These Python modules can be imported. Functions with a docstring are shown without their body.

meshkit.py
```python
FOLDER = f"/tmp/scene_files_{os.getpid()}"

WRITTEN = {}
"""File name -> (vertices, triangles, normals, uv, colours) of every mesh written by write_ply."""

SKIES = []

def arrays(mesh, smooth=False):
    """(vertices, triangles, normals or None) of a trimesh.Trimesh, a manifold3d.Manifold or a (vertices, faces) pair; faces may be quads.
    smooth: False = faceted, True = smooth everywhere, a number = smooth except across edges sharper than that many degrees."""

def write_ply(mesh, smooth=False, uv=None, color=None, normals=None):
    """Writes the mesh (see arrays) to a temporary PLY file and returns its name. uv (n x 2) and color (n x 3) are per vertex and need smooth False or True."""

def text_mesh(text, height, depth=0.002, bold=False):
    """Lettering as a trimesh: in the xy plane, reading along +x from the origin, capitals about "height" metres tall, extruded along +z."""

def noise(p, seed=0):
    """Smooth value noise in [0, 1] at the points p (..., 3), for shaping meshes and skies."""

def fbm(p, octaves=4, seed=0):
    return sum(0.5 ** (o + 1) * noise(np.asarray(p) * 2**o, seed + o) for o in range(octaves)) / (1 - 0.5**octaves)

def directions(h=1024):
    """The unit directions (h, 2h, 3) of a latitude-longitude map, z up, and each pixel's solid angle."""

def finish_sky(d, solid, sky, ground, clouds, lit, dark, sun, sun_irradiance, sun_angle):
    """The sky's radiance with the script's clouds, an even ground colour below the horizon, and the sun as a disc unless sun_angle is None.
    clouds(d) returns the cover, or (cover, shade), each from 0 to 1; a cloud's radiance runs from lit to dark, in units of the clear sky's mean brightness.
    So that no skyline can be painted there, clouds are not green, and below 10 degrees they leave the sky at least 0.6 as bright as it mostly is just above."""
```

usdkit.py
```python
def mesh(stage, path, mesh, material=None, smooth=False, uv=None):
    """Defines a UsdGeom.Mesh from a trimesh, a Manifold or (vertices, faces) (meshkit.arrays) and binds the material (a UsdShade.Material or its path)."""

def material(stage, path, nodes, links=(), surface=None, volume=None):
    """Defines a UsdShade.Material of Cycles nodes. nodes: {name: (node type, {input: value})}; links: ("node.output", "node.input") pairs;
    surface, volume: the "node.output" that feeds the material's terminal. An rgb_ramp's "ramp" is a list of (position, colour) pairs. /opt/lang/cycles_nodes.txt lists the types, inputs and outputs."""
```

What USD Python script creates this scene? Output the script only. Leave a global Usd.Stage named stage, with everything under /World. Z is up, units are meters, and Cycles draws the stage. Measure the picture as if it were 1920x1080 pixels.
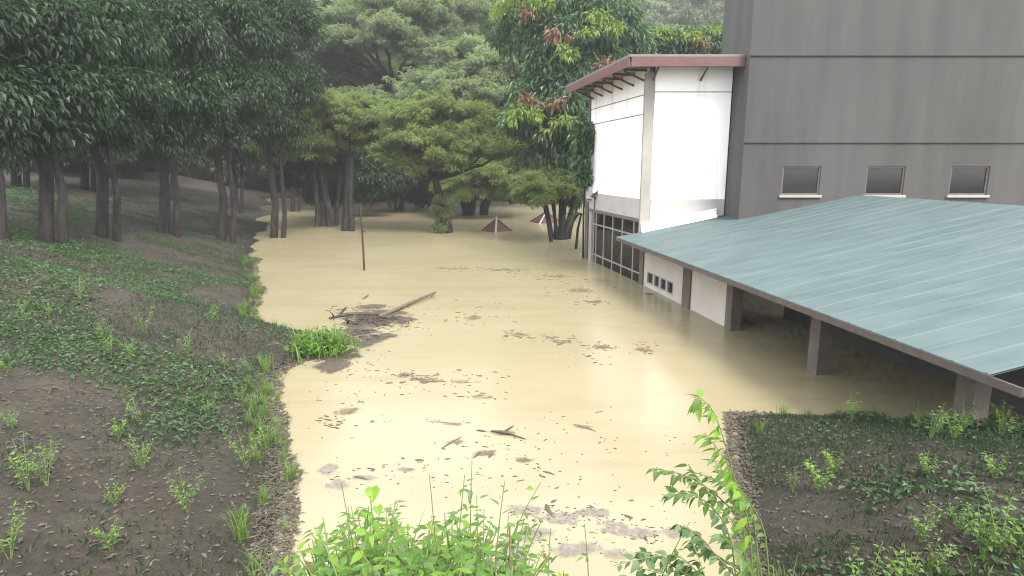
import math, numpy as np, trimesh, usdkit, meshkit
from pxr import Usd, UsdGeom, UsdLux, UsdShade, Gf, Sdf, Vt
stage = Usd.Stage.CreateInMemory()
UsdGeom.Xform.Define(stage, '/World'); UsdGeom.Scope.Define(stage, '/World/Looks')

# ------------------------------------------------------------------ camera, sky, sun, exposure
CAM_H, FPX = 5.0, 1158.0
PITCH = math.atan((540 - 312) / FPX)
cam = UsdGeom.Camera.Define(stage, '/World/camera')
cam.CreateHorizontalApertureAttr(36.0); cam.CreateVerticalApertureAttr(20.25)
cam.CreateFocalLengthAttr(36.0 * FPX / 1920); cam.CreateClippingRangeAttr((0.05, 3000.0))
cam.AddTranslateOp().Set((0, 0, CAM_H)); cam.AddRotateXOp().Set(90 - math.degrees(PITCH))
cam.CreateExposureAttr(2.55)
SUN = np.array([0.36, -0.55, 0.75]); SUN /= np.linalg.norm(SUN)
SKY_STRENGTH, CLOUD = 0.10, 6.2
usdkit.material(stage, '/World/Looks/sky_look', {
    'sky': ('sky_texture', dict(sky_type='single_scattering', sun_disc=False, sun_elevation=float(math.asin(SUN[2])), sun_rotation=float(math.atan2(SUN[0], SUN[1])))),
    'tc': ('texture_coordinate', {}),
    'n': ('noise_texture', dict(scale=2.2, detail=5.0, roughness=0.55)),
    'r': ('rgb_ramp', {'ramp': [(0.3, (CLOUD * .86, CLOUD * .885, CLOUD * .93)), (0.7, (CLOUD * 1.06, CLOUD * 1.06, CLOUD * 1.05))]}),
    'mul': ('mix_color', dict(blend_type='mix', fac=0.9, use_clamp=False)),
    'bg': ('background_shader', dict(strength=SKY_STRENGTH))},
    [('tc.generated', 'n.vector'), ('n.fac', 'r.fac'), ('sky.color', 'mul.a'), ('r.color', 'mul.b'), ('mul.result', 'bg.color')], surface='bg.background')
dome = UsdLux.DomeLight.Define(stage, '/World/sky'); dome.CreateIntensityAttr(1.0)
UsdShade.MaterialBindingAPI.Apply(dome.GetPrim()).Bind(UsdShade.Material.Get(stage, '/World/Looks/sky_look'))
dome.GetPrim().SetCustomDataByKey('kind', 'structure')
sun = UsdLux.DistantLight.Define(stage, '/World/sun'); sun.CreateNormalizeAttr(True); sun.CreateIntensityAttr(0.38); sun.CreateAngleAttr(25.0); sun.CreateColorAttr((1.0, .96, .9))
_z = SUN; _x = np.cross([0, 0, 1.], _z); _x /= np.linalg.norm(_x); _y = np.cross(_z, _x)
sun.AddTransformOp().Set(Gf.Matrix4d(*_x, 0, *_y, 0, *_z, 0, 0, 0, 0, 1))

# ------------------------------------------------------------------ helpers
SP, CP = math.sin(PITCH), math.cos(PITCH)
def ray(px, py):
    x, y = px - 960., py - 540.
    return np.array([x, FPX * CP - y * SP, -(y * CP + FPX * SP)]) / (FPX * CP - y * SP)
def on(px, py, z=0.):                      # where the sight line of a photo pixel meets the level z
    r = ray(px, py); return np.array([0, 0, CAM_H]) + r * (z - CAM_H) / r[2]
def at(px, py, d):                         # the point of that sight line d metres ahead
    return np.array([0, 0, CAM_H]) + ray(px, py) * d

used = {}
def path_of(name, parent):
    base = parent.GetPath().pathString if parent else '/World'
    k = used.get((base, name), -1) + 1; used[(base, name)] = k
    return f'{base}/{name}' + (f'_{k:03d}' if k else '')
def tag(p, label=None, cat=None, group=None, kind=None):
    for k, v in (('label', label), ('category', cat), ('group', group), ('kind', kind)):
        if v: p.SetCustomDataByKey(k, v)
    return p
def thing(name, label, cat, loc=(0, 0, 0), rz=0., sc=1., group=None):
    x = UsdGeom.Xform.Define(stage, path_of(name, None)); set_place(x, loc, rz, sc)
    return tag(x.GetPrim(), label, cat, group)
def set_place(x, loc, rz, sc):
    c, s = math.cos(rz), math.sin(rz)
    m = Gf.Matrix4d(c * sc, s * sc, 0, 0, -s * sc, c * sc, 0, 0, 0, 0, sc, 0, *map(float, loc), 1)
    a = x.GetPrim().GetAttribute('xformOp:transform')
    if a and a.IsDefined(): a.Set(m)
    else: x.AddTransformOp().Set(m)
def dup(root, loc, rz=0., sc=1., label=None, group=None):
    was = root.GetCustomData()
    x = UsdGeom.Xform.Define(stage, path_of(root.GetName(), None)); p = x.GetPrim()
    p.GetReferences().AddInternalReference(root.GetPath()); p.SetInstanceable(True)
    set_place(x, loc, rz, sc)
    return tag(p, label or was['label'], was['category'], group or was.get('group'))
def obj(name, mesh, mat, parent=None, smooth=False, label=None):
    m = usdkit.mesh(stage, path_of(name, parent), mesh, '/World/Looks/' + mat, smooth=smooth)
    if label: m.GetPrim().SetCustomDataByKey('label', label)
    return m.GetPrim()
cat = trimesh.util.concatenate
def tri(v, f): return trimesh.Trimesh(np.asarray(v, float), np.asarray(f, int), process=False)
def box(x0, x1, y0, y1, z0, z1):
    b = trimesh.creation.box([x1 - x0, y1 - y0, z1 - z0]); b.apply_translation([(x0 + x1) / 2, (y0 + y1) / 2, (z0 + z1) / 2]); return b
def bar(a, b, w, h=None, up=(0, 0, 1)):    # a squared bar from a to b, w wide, h high
    a, b = np.asarray(a, float), np.asarray(b, float); h = h or w
    t = (b - a) / np.linalg.norm(b - a); s = np.cross(t, up); s /= np.linalg.norm(s); u = np.cross(s, t)
    v = [p + s * i * w / 2 + u * j * h / 2 for p in (a, b) for i, j in ((-1, -1), (1, -1), (1, 1), (-1, 1))]
    m = tri(v, [[0, 1, 2], [0, 2, 3], [4, 6, 5], [4, 7, 6]] + [f for k in range(4) for f in ([k, k + 4, (k + 1) % 4], [(k + 1) % 4, k + 4, (k + 1) % 4 + 4])])
    m.fix_normals(); return m
def slab(p, q, z0, z1, t):                 # an upright wall from p to q (plan), t thick to the right of p>q
    p, q = np.asarray(p[:2], float), np.asarray(q[:2], float); d = (q - p) / np.linalg.norm(q - p); n = np.array([d[1], -d[0]]) * t
    pts = [p, q, q + n, p + n]
    v = [[*a, z] for z in (z0, z1) for a in pts]
    m = tri(v, [[0, 2, 1], [0, 3, 2], [4, 5, 6], [4, 6, 7]] + [f for k in range(4) for f in ([k, (k + 1) % 4, (k + 1) % 4 + 4], [k, (k + 1) % 4 + 4, k + 4])])
    m.fix_normals(); return m
def tube(pts, rad, sides=8, wob=0., seed=0):
    p = np.asarray(pts, float); n = len(p); rad = np.broadcast_to(np.asarray(rad, float), (n,))
    t = np.gradient(p, axis=0); t /= np.linalg.norm(t, axis=1, keepdims=True) + 1e-9
    a = np.cross(t, np.where(np.abs(t[:, 2:]) < .9, [[0, 0, 1.]], [[1., 0, 0]])); a /= np.linalg.norm(a, axis=1, keepdims=True) + 1e-9
    b = np.cross(t, a); g = np.arange(sides) * 2 * np.pi / sides
    rr = rad[:, None] * np.ones(sides)
    if wob: rr = rr * (1 + wob * (np.random.RandomState(seed).rand(n, sides) - .5) * 2)
    v = p[:, None] + rr[:, :, None] * (np.cos(g)[None, :, None] * a[:, None] + np.sin(g)[None, :, None] * b[:, None])
    i, j = np.meshgrid(np.arange(n - 1), np.arange(sides), indexing='ij'); j2 = (j + 1) % sides
    q = np.stack([i * sides + j, i * sides + j2, (i + 1) * sides + j2, (i + 1) * sides + j], -1).reshape(-1, 4)
    f = np.vstack([q[:, [0, 1, 2]], q[:, [0, 2, 3]], [[(n - 1) * sides, (n - 1) * sides + k, (n - 1) * sides + k + 1] for k in range(1, sides - 1)], [[0, k + 1, k] for k in range(1, sides - 1)]])
    return tri(v.reshape(-1, 3), f)
def bez(a, c, b, n=8):
    t = np.linspace(0, 1, n)[:, None]; a, b, c = map(np.asarray, (a, b, c))
    return (1 - t) ** 2 * a + 2 * t * (1 - t) * c + t ** 2 * b
def unit(v): return v / (np.linalg.norm(v, axis=-1, keepdims=True) + 1e-9)
def leaf_cards(P, D, N, L, Wd, fold=.25, droop=.25):
    """Small folded leaves, two triangles each: P base, D axis, N normal."""
    D = unit(D); S = unit(np.cross(D, N)); N = np.cross(S, D); L = L[:, None]; Wd = Wd[:, None]
    mid = P + D * L * .45 + N * Wd * fold
    v = np.stack([P, mid + S * Wd * .5, P + D * L - N * L * droop, mid - S * Wd * .5], 1).reshape(-1, 3)
    k = np.arange(len(P))[:, None] * 4
    return v, np.vstack([np.hstack([k, k + 1, k + 2]), np.hstack([k, k + 2, k + 3])])
def join(parts):
    vs, fs, n = [], [], 0
    for v, f in parts: vs.append(v); fs.append(f + n); n += len(v)
    return np.vstack(vs), np.vstack(fs)

# ------------------------------------------------------------------ materials
def mat(name, c0, c1=None, scale=3., rough=.6, spec=.3, bump=0., bscale=40., detail=4., extra=None, dist=.02, lo=.35, hi=.65, stretch=None):
    nodes = {'geo': ('geometry', {}), 'p': ('principled_bsdf', dict(roughness=rough, specular_ior_level=spec, base_color=c0))}; links = []
    src = 'geo.position'
    if stretch: nodes['map'] = ('mapping', dict(scale=stretch)); links.append(('geo.position', 'map.vector')); src = 'map.vector'
    if c1 is not None:
        nodes['n'] = ('noise_texture', dict(scale=scale, detail=detail, roughness=.6)); nodes['r'] = ('rgb_ramp', {'ramp': [(lo, c0), (hi, c1)]})
        links += [(src, 'n.vector'), ('n.fac', 'r.fac'), ('r.color', 'p.base_color')]
    if bump:
        nodes['bn'] = ('noise_texture', dict(scale=bscale, detail=5.)); nodes['b'] = ('bump', dict(strength=bump, distance=dist))
        links += [(src, 'bn.vector'), ('bn.fac', 'b.height'), ('b.normal', 'p.normal')]
    usdkit.material(stage, '/World/Looks/' + name, nodes, links, surface='p.BSDF')
def leafmat(name, dark, mid, light, trans=.3, rough=.5, spec=.35, scale=.5):
    usdkit.material(stage, '/World/Looks/' + name, {
        'geo': ('geometry', {}), 'oi': ('object_info', {}), 'n': ('noise_texture', dict(scale=scale, detail=3.)),
        'm1': ('math', dict(math_type='multiply', value2=.55)), 'm2': ('math', dict(math_type='multiply_add', value2=.9)), 'm3': ('math', dict(math_type='multiply_add', value2=.12)), 'm4': ('math', dict(math_type='subtract', value2=.28)),
        'r': ('rgb_ramp', {'ramp': [(0., dark), (.45, mid), (1., light)]}),
        'p': ('principled_bsdf', dict(roughness=rough, specular_ior_level=spec)), 't': ('translucent_bsdf', {}), 'mx': ('mix_closure', dict(fac=trans)),
        'tm': ('mix_color', dict(blend_type='multiply', fac=1., b=(1.1, 1.25, .6)))},
        [('geo.random_per_island', 'm1.value1'), ('geo.position', 'n.vector'), ('n.fac', 'm2.value1'), ('m1.value', 'm2.value3'), ('oi.random', 'm3.value1'), ('m2.value', 'm3.value3'), ('m3.value', 'm4.value1'), ('m4.value', 'r.fac'),
         ('r.color', 'p.base_color'), ('r.color', 'tm.a'), ('tm.result', 't.color'), ('p.BSDF', 'mx.closure1'), ('t.BSDF', 'mx.closure2')], surface='mx.closure')
leafmat('leaf_feather', (.075, .102, .038), (.215, .26, .10), (.34, .38, .16), trans=.5)
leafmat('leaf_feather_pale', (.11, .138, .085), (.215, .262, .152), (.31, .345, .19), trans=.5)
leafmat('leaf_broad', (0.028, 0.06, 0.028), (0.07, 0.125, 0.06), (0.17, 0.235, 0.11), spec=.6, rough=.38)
leafmat('leaf_lime', (0.108, 0.1584, 0.0324), (0.1728, 0.2304, 0.054), (0.2376, 0.288, 0.0792))
leafmat('leaf_rust', (0.133, 0.07, 0.049), (0.196, 0.1155, 0.077), (0.224, 0.161, 0.091))
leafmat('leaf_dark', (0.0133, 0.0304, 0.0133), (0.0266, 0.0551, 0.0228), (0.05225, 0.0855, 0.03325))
leafmat('leaf_far', (.06, .08, .045), (.10, .125, .07), (.15, .175, .09), scale=.08)
leafmat('leaf_weed', (0.035, 0.085, 0.0126), (0.11, 0.215, 0.032), (0.225, 0.33, 0.062), trans=.35, scale=3.)
leafmat('leaf_bright', (0.104, 0.2, 0.016), (0.152, 0.264, 0.024), (0.208, 0.32, 0.04), trans=.4, scale=3.)
leafmat('leaf_shrub', (0.019, 0.0475, 0.0133), (0.0475, 0.09975, 0.0285), (0.095, 0.1615, 0.0475), trans=.3, spec=.45, scale=4.)
leafmat('leaf_dry', (.06, .045, .02), (.12, .09, .035), (.2, .17, .06), scale=4.)
leafmat('leaf_sage', (0.0595, 0.102, 0.034), (0.1105, 0.1615, 0.0595), (0.17, 0.221, 0.085), trans=.3, scale=4.)
leafmat('grass_blade', (0.0595, 0.1105, 0.02125), (0.1105, 0.187, 0.034), (0.17, 0.255, 0.0595), trans=.35, scale=3.)
leafmat('litter', (0.039, 0.03198, 0.0234), (0.0741, 0.0624, 0.0429), (0.117, 0.09984, 0.0663), trans=.0, rough=.55)
mat('bark_dark', (0.013, 0.0108, 0.0108), (0.033, 0.028, 0.027), scale=5, rough=.85, spec=.2, bump=.8, bscale=14, stretch=(1, 1, .25), dist=.05)
mat('bark_grey', (0.03, 0.026, 0.0245), (0.08, 0.07, 0.064), scale=4, rough=.85, spec=.2, bump=.8, bscale=12, stretch=(1, 1, .25), dist=.05)
mat('stem_green', (.08, .12, .035), (.12, .16, .05), scale=20)
mat('stem_dead', (.1, .075, .05), (.17, .13, .085), scale=30)
mat('wood_wet', (0.024, 0.0192, 0.0144), (0.052, 0.0416, 0.032), scale=9, rough=.6, bump=.4, bscale=30)
mat('wood_pale', (0.06375, 0.051, 0.0357), (0.1105, 0.08925, 0.0612), scale=7, rough=.6, bump=.3, bscale=30)
mat('pole_rust', (0.028, 0.016, 0.0088), (0.048, 0.0288, 0.016), scale=9, rough=.8)
mat('wall_white', (.58, .56, .53), (.82, .81, .795), scale=1.6, rough=.75, spec=.2, lo=.27, hi=.5, detail=8, bump=.08, bscale=25, stretch=(1.3, 1.3, .13))
mat('wall_band', (0.288, 0.276, 0.268), (0.32, 0.308, 0.296), scale=1.2, rough=.75, spec=.2)
mat('wall_cream', (0.41, 0.37, 0.33), (0.46, 0.42, 0.38), scale=1.1, rough=.75, spec=.2, bump=.06, bscale=30)
mat('pilaster_grey', (0.216, 0.204, 0.184), (0.256, 0.24, 0.22), scale=1.4, rough=.75, spec=.2)
mat('pilaster_brown', (0.0825, 0.0675, 0.05775), (0.1125, 0.09375, 0.081), scale=2, rough=.7)
mat('fascia_red', (0.074, 0.033, 0.031), (0.094, 0.044, 0.04), scale=2., rough=.55, spec=.35)
mat('strut_brown', (0.066, 0.036, 0.033), (0.084, 0.051, 0.045), scale=5, rough=.6)
mat('soffit', (0.224, 0.2, 0.192), (0.256, 0.232, 0.224), scale=1.5, rough=.7)
mat('roof_grey', (0.105, 0.1013, 0.096), (0.1275, 0.1237, 0.1162), scale=1.2, rough=.55)
mat('frame_metal', (0.16, 0.148, 0.148), (0.192, 0.18, 0.1776), scale=4, rough=.45, spec=.5)
mat('frame_brown', (0.0825, 0.0675, 0.06), (0.105, 0.08625, 0.07875), scale=4, rough=.5)
mat('vent_dark', (0.0144, 0.0104, 0.0104), (0.024, 0.0184, 0.0184), scale=10, rough=.4)
mat('roof_teal', (0.05, 0.074, 0.077), (0.07, 0.097, 0.098), scale=1.6, rough=.62, spec=.3, detail=8, stretch=(.35, 1.3, 1), bump=.12, bscale=6)
mat('eave_brown', (0.045, 0.036, 0.03), (0.06, 0.04875, 0.04125), scale=4, rough=.55)
mat('flashing_white', (.76, .77, .79), (.8, .81, .82), scale=3, rough=.45, spec=.5)
mat('plastic_white', (0.432, 0.42, 0.408), (0.456, 0.444, 0.432), scale=5, rough=.45, spec=.5)
mat('black_plastic', (.03, .027, .026), (.05, .045, .04), scale=8, rough=.5)
mat('tile_red', (0.07225, 0.0323, 0.0289), (0.1148, 0.0527, 0.0459), scale=3.5, rough=.7, bump=.3, bscale=9)
mat('ridge_pale', (0.3, 0.27, 0.252), (0.36, 0.33, 0.312), scale=6, rough=.7)
mat('cement_grey', (0.04464, 0.0432, 0.04176), (0.0648, 0.06264, 0.06048), scale=.9, rough=.85, spec=.2, detail=9, bump=.15, bscale=12, stretch=(1.1, 1.1, .14), lo=.3, hi=.72)
mat('glass_black', (.006, .006, .007), (.009, .009, .01), scale=3, rough=.12, spec=.5)
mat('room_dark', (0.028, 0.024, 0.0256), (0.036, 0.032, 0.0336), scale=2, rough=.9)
usdkit.material(stage, '/World/Looks/ground_mud', {
    'geo': ('geometry', {}), 'n': ('noise_texture', dict(scale=.7, detail=9., roughness=.65)), 'n3': ('noise_texture', dict(scale=9., detail=6., roughness=.7)), 'r': ('rgb_ramp', {'ramp': [(.34, (.021, .017, .012)), (.52, (.036, .029, .02)), (.68, (.05, .041, .029))]}),
    'r3': ('rgb_ramp', {'ramp': [(.35, (.55, .55, .55)), (.6, (1.15, 1.15, 1.12))]}), 'x': ('mix_color', dict(blend_type='multiply', fac=1., use_clamp=False)), 'sx': ('separate_xyz', {}), 'ad': ('math', dict(math_type='multiply_add', value2=-.45)), 'mr': ('map_range', dict(from_min=-.2, from_max=.1, to_min=0., to_max=1., clamp=True)),
    'wc': ('mix_color', dict(blend_type='mix', a=(.020, .016, .010))), 'ro': ('map_range', dict(from_min=0., from_max=1., to_min=.3, to_max=.85, clamp=True)), 'bn': ('noise_texture', dict(scale=4., detail=8., roughness=.7)), 'b': ('bump', dict(strength=1., distance=.16)), 'p': ('principled_bsdf', dict(specular_ior_level=.35))},
    [('geo.position', 'n.vector'), ('geo.position', 'n3.vector'), ('n.fac', 'r.fac'), ('n3.fac', 'r3.fac'), ('r.color', 'x.a'), ('r3.color', 'x.b'), ('geo.position', 'sx.vector'), ('n.fac', 'ad.value1'), ('sx.z', 'ad.value3'), ('ad.value', 'mr.value'), ('mr.result', 'wc.fac'), ('x.result', 'wc.b'), ('wc.result', 'p.base_color'),
     ('mr.result', 'ro.value'), ('ro.result', 'p.roughness'), ('geo.position', 'bn.vector'), ('bn.fac', 'b.height'), ('b.normal', 'p.normal')], surface='p.BSDF')
mat('dry_mud', (0.0216, 0.018, 0.01296), (0.0432, 0.03528, 0.0252), scale=.9, rough=.75, detail=8, bump=.9, bscale=5, dist=.12)
mat('bank_grass', (.03, .055, .015), (.075, .1, .03), scale=2, rough=.8)
usdkit.material(stage, '/World/Looks/glass_dark', {'f': ('fresnel', dict(IOR=1.5)), 't': ('transparent_bsdf', dict(color=(.42, .42, .43))), 'g': ('glossy_bsdf', dict(roughness=.03, color=(.9, .9, .9))), 'm': ('mix_closure', {})},
    [('f.fac', 'm.fac'), ('t.BSDF', 'm.closure1'), ('g.BSDF', 'm.closure2')], surface='m.closure')
usdkit.material(stage, '/World/Looks/water_mud', {
    'geo': ('geometry', {}), 'n': ('noise_texture', dict(scale=.11, detail=4., roughness=.6, distortion=.8)),
    'r': ('rgb_ramp', {'ramp': [(.3, (.192, .164, .097)), (.7, (.216, .189, .121))]}),
    'mp': ('mapping', dict(scale=(1., .8, 1.))), 'ms': ('mapping', dict(rotation=(0, 0, -.45), scale=(.16, 1.1, 1.))), 'ns': ('noise_texture', dict(scale=.9, detail=6., roughness=.62, distortion=1.2)), 'rs': ('rgb_ramp', {'ramp': [(.32, (.92, .915, .90)), (.5, (1, 1, 1)), (.7, (1.05, 1.05, 1.06))]}), 'cm': ('mix_color', dict(blend_type='multiply', fac=1., use_clamp=False)), 'b1': ('noise_texture', dict(scale=1.6, detail=3.)), 'b2': ('noise_texture', dict(scale=9., detail=3.)), 'add': ('math', dict(math_type='multiply_add', value2=.18)),
    'b': ('bump', dict(strength=.10, distance=.05)),
    'p': ('principled_bsdf', dict(roughness=.2, ior=1.33, specular_ior_level=.5))},
    [('geo.position', 'n.vector'), ('n.fac', 'r.fac'), ('geo.position', 'ms.vector'), ('ms.vector', 'ns.vector'), ('ns.fac', 'rs.fac'), ('r.color', 'cm.a'), ('rs.color', 'cm.b'), ('cm.result', 'p.base_color'), ('geo.position', 'mp.vector'), ('mp.vector', 'b1.vector'), ('mp.vector', 'b2.vector'),
     ('b2.fac', 'add.value1'), ('b1.fac', 'add.value3'), ('add.value', 'b.height'), ('b.normal', 'p.normal')], surface='p.BSDF')
def filmmat(name, c0, c1, lo, hi, scale):
    usdkit.material(stage, '/World/Looks/' + name, {
        'geo': ('geometry', {}), 'at': ('attribute', dict(attribute='fade')), 'mp': ('mapping', dict(scale=(1, .75, 1))),
        'n': ('noise_texture', dict(scale=scale, detail=7., roughness=.68, distortion=.7)), 'n2': ('noise_texture', dict(scale=scale * 4, detail=4.)),
        'm': ('math', dict(math_type='multiply')), 'mr': ('map_range', dict(from_min=lo, from_max=hi, to_min=0., to_max=1., clamp=True)), 'r': ('rgb_ramp', {'ramp': [(.3, c0), (.7, c1)]}),
        'p': ('principled_bsdf', dict(roughness=.7, specular_ior_level=.08)), 't': ('transparent_bsdf', {}), 'mx': ('mix_closure', {})},
        [('geo.position', 'mp.vector'), ('mp.vector', 'n.vector'), ('mp.vector', 'n2.vector'), ('n.fac', 'm.value1'), ('at.fac', 'm.value2'), ('m.value', 'mr.value'), ('mr.result', 'mx.fac'),
         ('n2.fac', 'r.fac'), ('r.color', 'p.base_color'), ('t.BSDF', 'mx.closure1'), ('p.BSDF', 'mx.closure2')], surface='mx.closure')
filmmat('film_grey', (0.045, 0.036, 0.027), (0.08, 0.066, 0.05), .20, .40, 3.6)
filmmat('film_thin', (.075, .058, .033), (.125, .10, .06), .36, .62, 3.5)
filmmat('film_foam', (0.125, 0.106, 0.09), (0.185, 0.16, 0.14), .28, .56, 4.5)

# ------------------------------------------------------------------ ground, water, haze
def smooth01(t): t = np.clip(t, 0, 1); return t * t * (3 - 2 * t)
def ground_z(x, y):
    x, y = np.asarray(x, float), np.asarray(y, float)
    q = np.stack([x * .83 - y * .56, x * .56 + y * .83, 0 * x + .37], -1)
    n1, n2 = meshkit.fbm(q * .17, 4, 3) - .5, meshkit.fbm(q * 1.1, 4, 9) - .5
    spit = 1.0 * np.exp(-((y - 17.0) / 1.7) ** 2)
    left = -x - (.33 * y + .5 + np.clip((y - 32) * .05, 0, 3) + (1 - np.exp(-((y - 17.0) / 2.2) ** 2)) * np.clip(n1 * 1.4 + .55, 0, 1) * np.clip(.10 * y, 0, 4)) + spit
    left = np.minimum(left * .26, 2.4 + (-x - .335 * y) * .07)
    near = (5.7 - y + n1 * .7) * .62
    right = np.minimum(x - (.32 * y + .55 + np.clip(n1 * 1.6 + .5, 0, 1) * .9), 13.0 - y + n1 * 7) * .3
    right = np.where(y < 14.5, right, -5)
    far = (y - 101 + n1 * 9) * .16
    hill = smooth01((y - 108) / 110) * (58 + 20 * n1)
    z = np.maximum.reduce([np.minimum(left, 6.0), np.minimum(near, 3.4), np.minimum(right, 2.2), np.minimum(far, 1.8) + np.maximum(hill, 0)])
    return np.maximum(z + n2 * (.12 + .10 * np.clip(z * 1.5, 0, 1)), -1.6)
xs = np.unique(np.concatenate([np.linspace(-420, -40, 50), np.linspace(-40, -14, 70), np.linspace(-14, 14, 200), np.linspace(14, 40, 60), np.linspace(40, 420, 50)]))
ys = np.unique(np.concatenate([np.linspace(-40, 0, 24), np.linspace(0, 26, 190), np.linspace(26, 60, 90), np.linspace(60, 120, 70), np.linspace(120, 420, 50)]))
gx, gy = np.meshgrid(xs, ys); gv = np.stack([gx, gy, ground_z(gx, gy)], -1).reshape(-1, 3)
i, j = np.meshgrid(np.arange(len(ys) - 1), np.arange(len(xs) - 1), indexing='ij'); w = len(xs)
gf = np.stack([i * w + j, i * w + j + 1, (i + 1) * w + j + 1, (i + 1) * w + j], -1).reshape(-1, 4)
tag(obj('ground', (gv, gf), 'ground_mud', smooth=True), kind='structure')
tag(obj('water', tri([[-420, -40, 0], [420, -40, 0], [420, 130, 0], [-420, 130, 0]], [[0, 1, 2], [0, 2, 3]]), 'water_mud'), kind='structure')
usdkit.material(stage, '/World/Looks/haze_air', {'v': ('principled_volume', dict(color=(.97, .975, .985), density=.00042, anisotropy=.0))}, volume='v.volume')
tag(obj('haze', box(-425, 425, -45, 425, -4, 92), 'haze_air'), kind='stuff')

# ------------------------------------------------------------------ the white hall with its lean-to
C2, B2, A2 = np.array([5.603, 26.23]), np.array([4.124, 33.78]), np.array([6.502, 20.573])
u = (B2 - C2) / np.linalg.norm(B2 - C2); un = np.array([u[1], -u[0]]); LU = np.linalg.norm(B2 - C2)
v_ = (A2 - C2) / np.linalg.norm(A2 - C2); vn = np.array([-v_[1], v_[0]])          # vn points to the right (inside)
def P3(p, z): return np.array([p[0], p[1], z])
hall = thing('hall_building', 'tall white hall with red fascia roof and dark window wall standing in the brown flood', 'building')
TOP = 8.95
def face_t(px, py):                                   # distance along the left face under a photo column
    r = ray(px, py); m = np.array([[u[0], -r[0]], [u[1], -r[1]]]); return np.linalg.solve(m, -C2)[0]
back = slab(C2 + un * .05 + u * .16, B2 + un * .05, 2.8, TOP, .18)
obj('wall', back, 'wall_band', hall)
for z0, z1, m in ((2.72, 3.62, 'wall_band'), (3.626, 7.12, 'wall_white'), (7.17, 7.90, 'wall_white'), (7.95, TOP, 'wall_white')):
    obj('wall_panel', slab(C2 + u * .16, B2 - u * .02, z0, z1, .05 if z0 > 3 else .053), m, hall)
XR = 8.95
obj('wall', box(C2[0] + .3, XR, C2[1] + .06, C2[1] + .24, -1.5, TOP), 'wall_band', hall)
for z0, z1, m in ((1.2, 3.64, 'wall_band'), (3.646, 7.955, 'wall_white'), (8.0, TOP, 'wall_white')):
    obj('wall_panel', box(C2[0] + .22, XR, C2[1], C2[1] + .06, z0, z1), m, hall)
# the rest of the shell, so that the hall is closed
obj('wall', slab(B2 + un * .06, B2 + un * 7, -1.5, TOP, -.2), 'wall_white', hall)
obj('wall', box(XR - .2, XR, C2[1] + .25, 34.6, -1.5, TOP), 'wall_white', hall)
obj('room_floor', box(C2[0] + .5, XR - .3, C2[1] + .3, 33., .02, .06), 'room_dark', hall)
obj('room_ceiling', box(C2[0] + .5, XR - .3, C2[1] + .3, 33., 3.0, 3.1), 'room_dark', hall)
obj('room_partition', box(C2[0] + 1.8, C2[0] + 1.95, C2[1] + .3, 33., 0.07, 2.99), 'room_dark', hall)
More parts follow.
